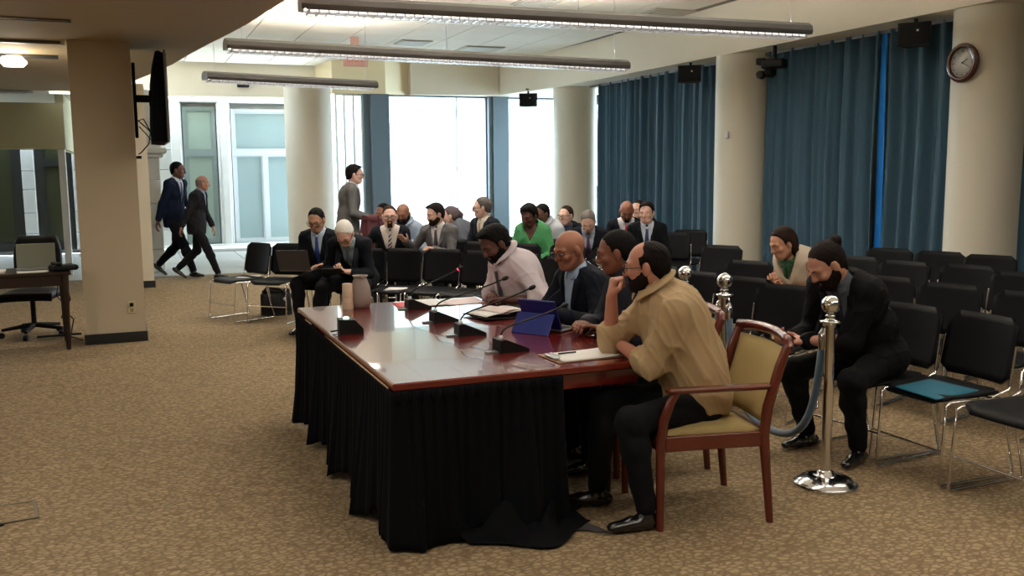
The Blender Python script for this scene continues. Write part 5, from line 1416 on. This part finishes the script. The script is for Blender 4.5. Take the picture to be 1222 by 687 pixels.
def aud(label, head, rz, chair=True, **kw):
    q = kw.pop('q', 1); p = person(label, head, rz, q=q, group=AUD, **kw); CH.append((p, label)); return p
# far group, left to right
lap = aud('young man in navy suit with blue tie working on a laptop', (1.76, 9.72, 1.145), 148, skin=TANS, hair=('short', BLK), glasses=True, c_top=(20, 25, 38), c_tie=(44, 66, 130), c_shirt=(196, 212, 232), hpitch=24, lean=12,
    wl=(-.12, .34, .70), wr=(.14, .33, .70), hand_l=('relax', None), hand_r=('relax', None), al=(-.16, .50, .09), ar=(.12, .42, .09), seedn=11)
lt = empty('laptop', tuple(lap['w']((0.10, .43, .665))), radians(148), 'dark laptop open on the lap of the young suited man', 'laptop')
MB().box((0, 0, .0), (.33, .23, .016), bev=.003).build('keyboard', M['greyplast'], lt)
MB().box((0, .155, .105), (.33, .009, .22), M=rot('X', radians(-20)), bev=.003).build('lid', mat('dark_grey_lid', srgb(62, 62, 66), .35, .3), lt)
old = aud('white haired older man in dark suit bowed over a tablet', (1.90, 9.02, 1.05), 152, skin=PINK, hair=('grey', (255, 252, 246)), glasses=True, c_top=(20, 24, 36), c_shirt=(130, 150, 162), c_tie=(90, 110, 124), hpitch=50, lean=34, hunch=20,
    wl=(-.04, .50, .68), wr=(.10, .50, .69), hand_l=('hold', (0, .2, 1)), hand_r=('hold', (0, .2, 1)), al=(-.10, .62, .09), ar=(.34, .42, .09), seedn=12, belly=.02)
tb2 = empty('tablet', tuple(old['w']((.10, .62, .70))), radians(152), 'black tablet held by the bowed white haired man', 'tablet')
MB().box((0, 0, 0), (.25, .17, .012), M=rot('X', radians(20)), bev=.004).build('case', M['black'], tb2); MB().box((0, 0, .007), (.23, .15, .002), M=rot('X', radians(20))).build('screen', M['screen'], tb2)
brd = aud('bearded man with glasses and striped tie facing the table', (2.74, 10.5, 1.125), 160, skin=PINK, hair=('short', MBR), beard=('goatee', (72, 44, 36)), glasses=True, c_top=(24, 30, 40), c_shirt=(226, 214, 208), c_tie=(92, 70, 84), striped=True, vopen=1.5, lean=4, hyaw=6, wr=(.36, .30, .86), wl=(-.1, .36, .66), seedn=13, hand_r=('flat', (0, 0, 1)))
aud('man mostly hidden behind the bearded man, dark hair and jacket', (3.04, 12.0, 1.10), 130, q=2, skin=BROWN, hair=('short', BLK), c_top=(56, 62, 76), c_shirt=(150, 165, 190), tie=False, hyaw=-10, hpitch=12, seedn=14)
aud('bald bearded man in blue grey shirt, head bent', (3.02, 10.95, 1.13), 152, q=2, skin=BROWN, hair=('none', BLK), beard=('full', BLK), top='shirt', c_top=(138, 152, 172), tie=False, hpitch=16, hyaw=-8, lean=14, wl=(-.1, .38, .8), wr=(.12, .42, .85), seedn=15)
gs = aud('dark haired man in grey suit turned left over a chair back', (3.18, 10.18, 1.15), 138, skin=PINK, hair=('full', (34, 26, 26)), beard=('short', (60, 40, 34)), c_top=(118, 116, 120), c_shirt=(222, 216, 216), c_tie=(70, 62, 72), hyaw=-34, hpitch=14, lean=8, wl=(-.06, .40, .78), wr=(.34, .28, .86), hand_l=('fist', None), hand_r=('flat', (0, 0, 1)), seedn=16)
aud('person with grey brown ponytail behind the grey suited man', (3.72, 11.28, 1.07), 70, q=2, fem=True, skin=PINK, hair=('ponytail', (96, 84, 88)), c_top=(70, 74, 84), top='blouse', collar=False, tie=False, hpitch=8, seedn=17)
aud('grey haired man in glasses looking left, dark suit and pale tie', (3.86, 10.50, 1.20), 112, skin=PINK, hair=('grey', (92, 86, 84)), glasses=True, c_top=(24, 29, 42), c_shirt=(222, 214, 200), c_tie=(170, 150, 124), hyaw=-36, lean=4, wl=(-.1, .3, .75), seedn=18)
aud('woman in bright green top looking down', (4.12, 9.68, 1.13), 138, fem=True, skin=(84, 52, 44), hair=('afro', BLK), top='blouse', c_top=(66, 140, 88), collar=False, tie=False, hpitch=24, hyaw=-12, lean=8, seedn=19)
aud('man in white shirt leaning behind the woman in green', (4.56, 10.32, 1.11), 128, q=2, skin=DARK, hair=('short', BLK), top='shirt', c_top=(190, 194, 204), tie=False, hyaw=-20, hpitch=14, lean=12, seedn=20)
aud('man with glasses slouching low beside the white column', (5.04, 10.66, 1.01), 150, q=2, skin=PINK, hair=('short', MBR), glasses=True, c_top=(30, 34, 46), tie=False, c_shirt=(60, 70, 90), hyaw=-30, hpitch=4, lean=2, seedn=21)
aud('grey haired man with head bowed, dark suit and purple tie', (4.88, 9.72, 1.04), 150, q=2, skin=PINK, hair=('grey', (120, 114, 112)), c_top=(26, 32, 46), c_shirt=(160, 172, 196), c_tie=(90, 60, 90), hpitch=36, lean=20, seedn=22)
aud('bald man with white shirt and red tie before the curtain', (5.52, 9.96, 1.14), 156, q=1, skin=(140, 92, 74), hair=('none', BLK), beard=('goatee', (24, 20, 20)), c_top=(20, 25, 38), c_shirt=(222, 220, 226), c_tie=(176, 40, 52), vopen=1.4, hpitch=32, lean=12, hunch=12, seedn=23)
aud('person half hidden between the red tie man and the suited young man', (6.31, 11.08, 1.10), 140, q=2, skin=PINK, hair=('short', MBR), c_top=(26, 30, 42), tie=False, hyaw=-14, seedn=24)
aud('young man in dark suit with blue patterned tie before the curtain', (5.50, 9.46, 1.14), 150, q=1, skin=PINK, hair=('full', (46, 32, 28)), c_top=(18, 21, 30), c_shirt=(202, 208, 226), c_tie=(48, 60, 100), hyaw=-14, hpitch=8, lean=4, seedn=25)
for p, lb in CH:
    r = p['root']; k = radians(p['rz']); CH_ = 1
    place_chair(r.location.x+sin(k)*.02, r.location.y-cos(k)*.02, p['rz'], 'black stacking chair under the '+' '.join(lb.split()[:9]))
r = pony['root'].location; place_chair(r.x+.02, r.y, 97, 'black stacking chair under the man looking at a phone')
r = wom['root'].location; place_chair(r.x, r.y, 100, 'black stacking chair under the woman with the green scarf')
# standing and walking
stn = person('man in grey suit standing by the white column, turned right', (2.68, 11.95, 1.60), -106, pose='stand', q=1, skin=PINK, hair=('full', (32, 24, 24)), glasses=True, c_top=(122, 122, 124), c_shirt=(190, 196, 206), c_tie=(120, 124, 130), c_leg=(110, 108, 108),
    wl=(-.10, .28, 1.02), wr=(.10, .30, 1.02), hand_l=('hold', None), hand_r=('hold', None), lean=3, seedn=26)
bgm = empty('shoulder_bag', (2.86, 11.72, 0), radians(20), 'maroon coat and camera bag in front of the standing man', 'bag')
person('tall man in navy suit walking at the left of the passage', (.72, 15.75, 1.68), -128, pose='walk', q=1, skin=DARK, hair=('short', BLK), c_top=(20, 32, 62), c_shirt=(206, 214, 228), c_tie=(60, 74, 110), c_leg=(18, 22, 34), hyaw=16,
    wl=(-.2, .18, .98), wr=(.26, -.1, .82), er=(.4, -1, -.3), lean=2, seedn=27)
person('bald older man in dark suit walking in the passage, foremost', (1.05, 15.3, 1.48), -112, pose='walk', q=1, skin=(150, 108, 92), hair=('fringe', (120, 110, 104)), c_top=(36, 36, 42), c_shirt=(110, 130, 158), tie=False, c_leg=(24, 25, 30),
    hyaw=22, hpitch=10, lean=5, wl=(-.24, .18, .84), wr=(.26, -.18, .80), er=(.4, -1, -.3), seedn=28)
bpy.data.objects.remove(bgm)
# maroon coat on the chair beside the standing man
cg_ = empty('coat', (2.72, 11.25, 0), radians(150), 'maroon coat bundled over a chair beside the standing man', 'coat')
def coat(u, v):
    a = 2*pi*u; return (.20*cos(a)*(1-.45*v)+.03*sin(5*a), .11*sin(a)*(1-.3*v)+.02*sin(4*a+3*v), .46+.62*v+.03*sin(3*a))
MB().grid(coat, 28, 10).ball((0, 0, 1.06), .11, 14, 8, (1.1, .7, .6)).build('cloth', M['maroon'], cg_)
place_chair(2.72, 11.28, 150, 'black stacking chair carrying the maroon coat')
# flat things on seats
o = sheet('folder', [(3.78, 3.55), (4.14, 3.60), (4.12, 3.92), (3.80, 3.86)], .455, M['teal'], 'teal folder lying on an empty seat at right', 'folder', th=.006)
o = sheet('paper_sheet', [(2.30, 9.15), (2.52, 9.05), (2.62, 9.25), (2.42, 9.36)], .456, M['paper'], 'white papers on the seat right of the bowed man', 'paper')
o = sheet('paper_sheet', [(1.06, 10.98), (1.24, 10.9), (1.36, 11.1), (1.16, 11.2)], .456, M['paper'], 'white papers on the first seat of the far row', 'paper')
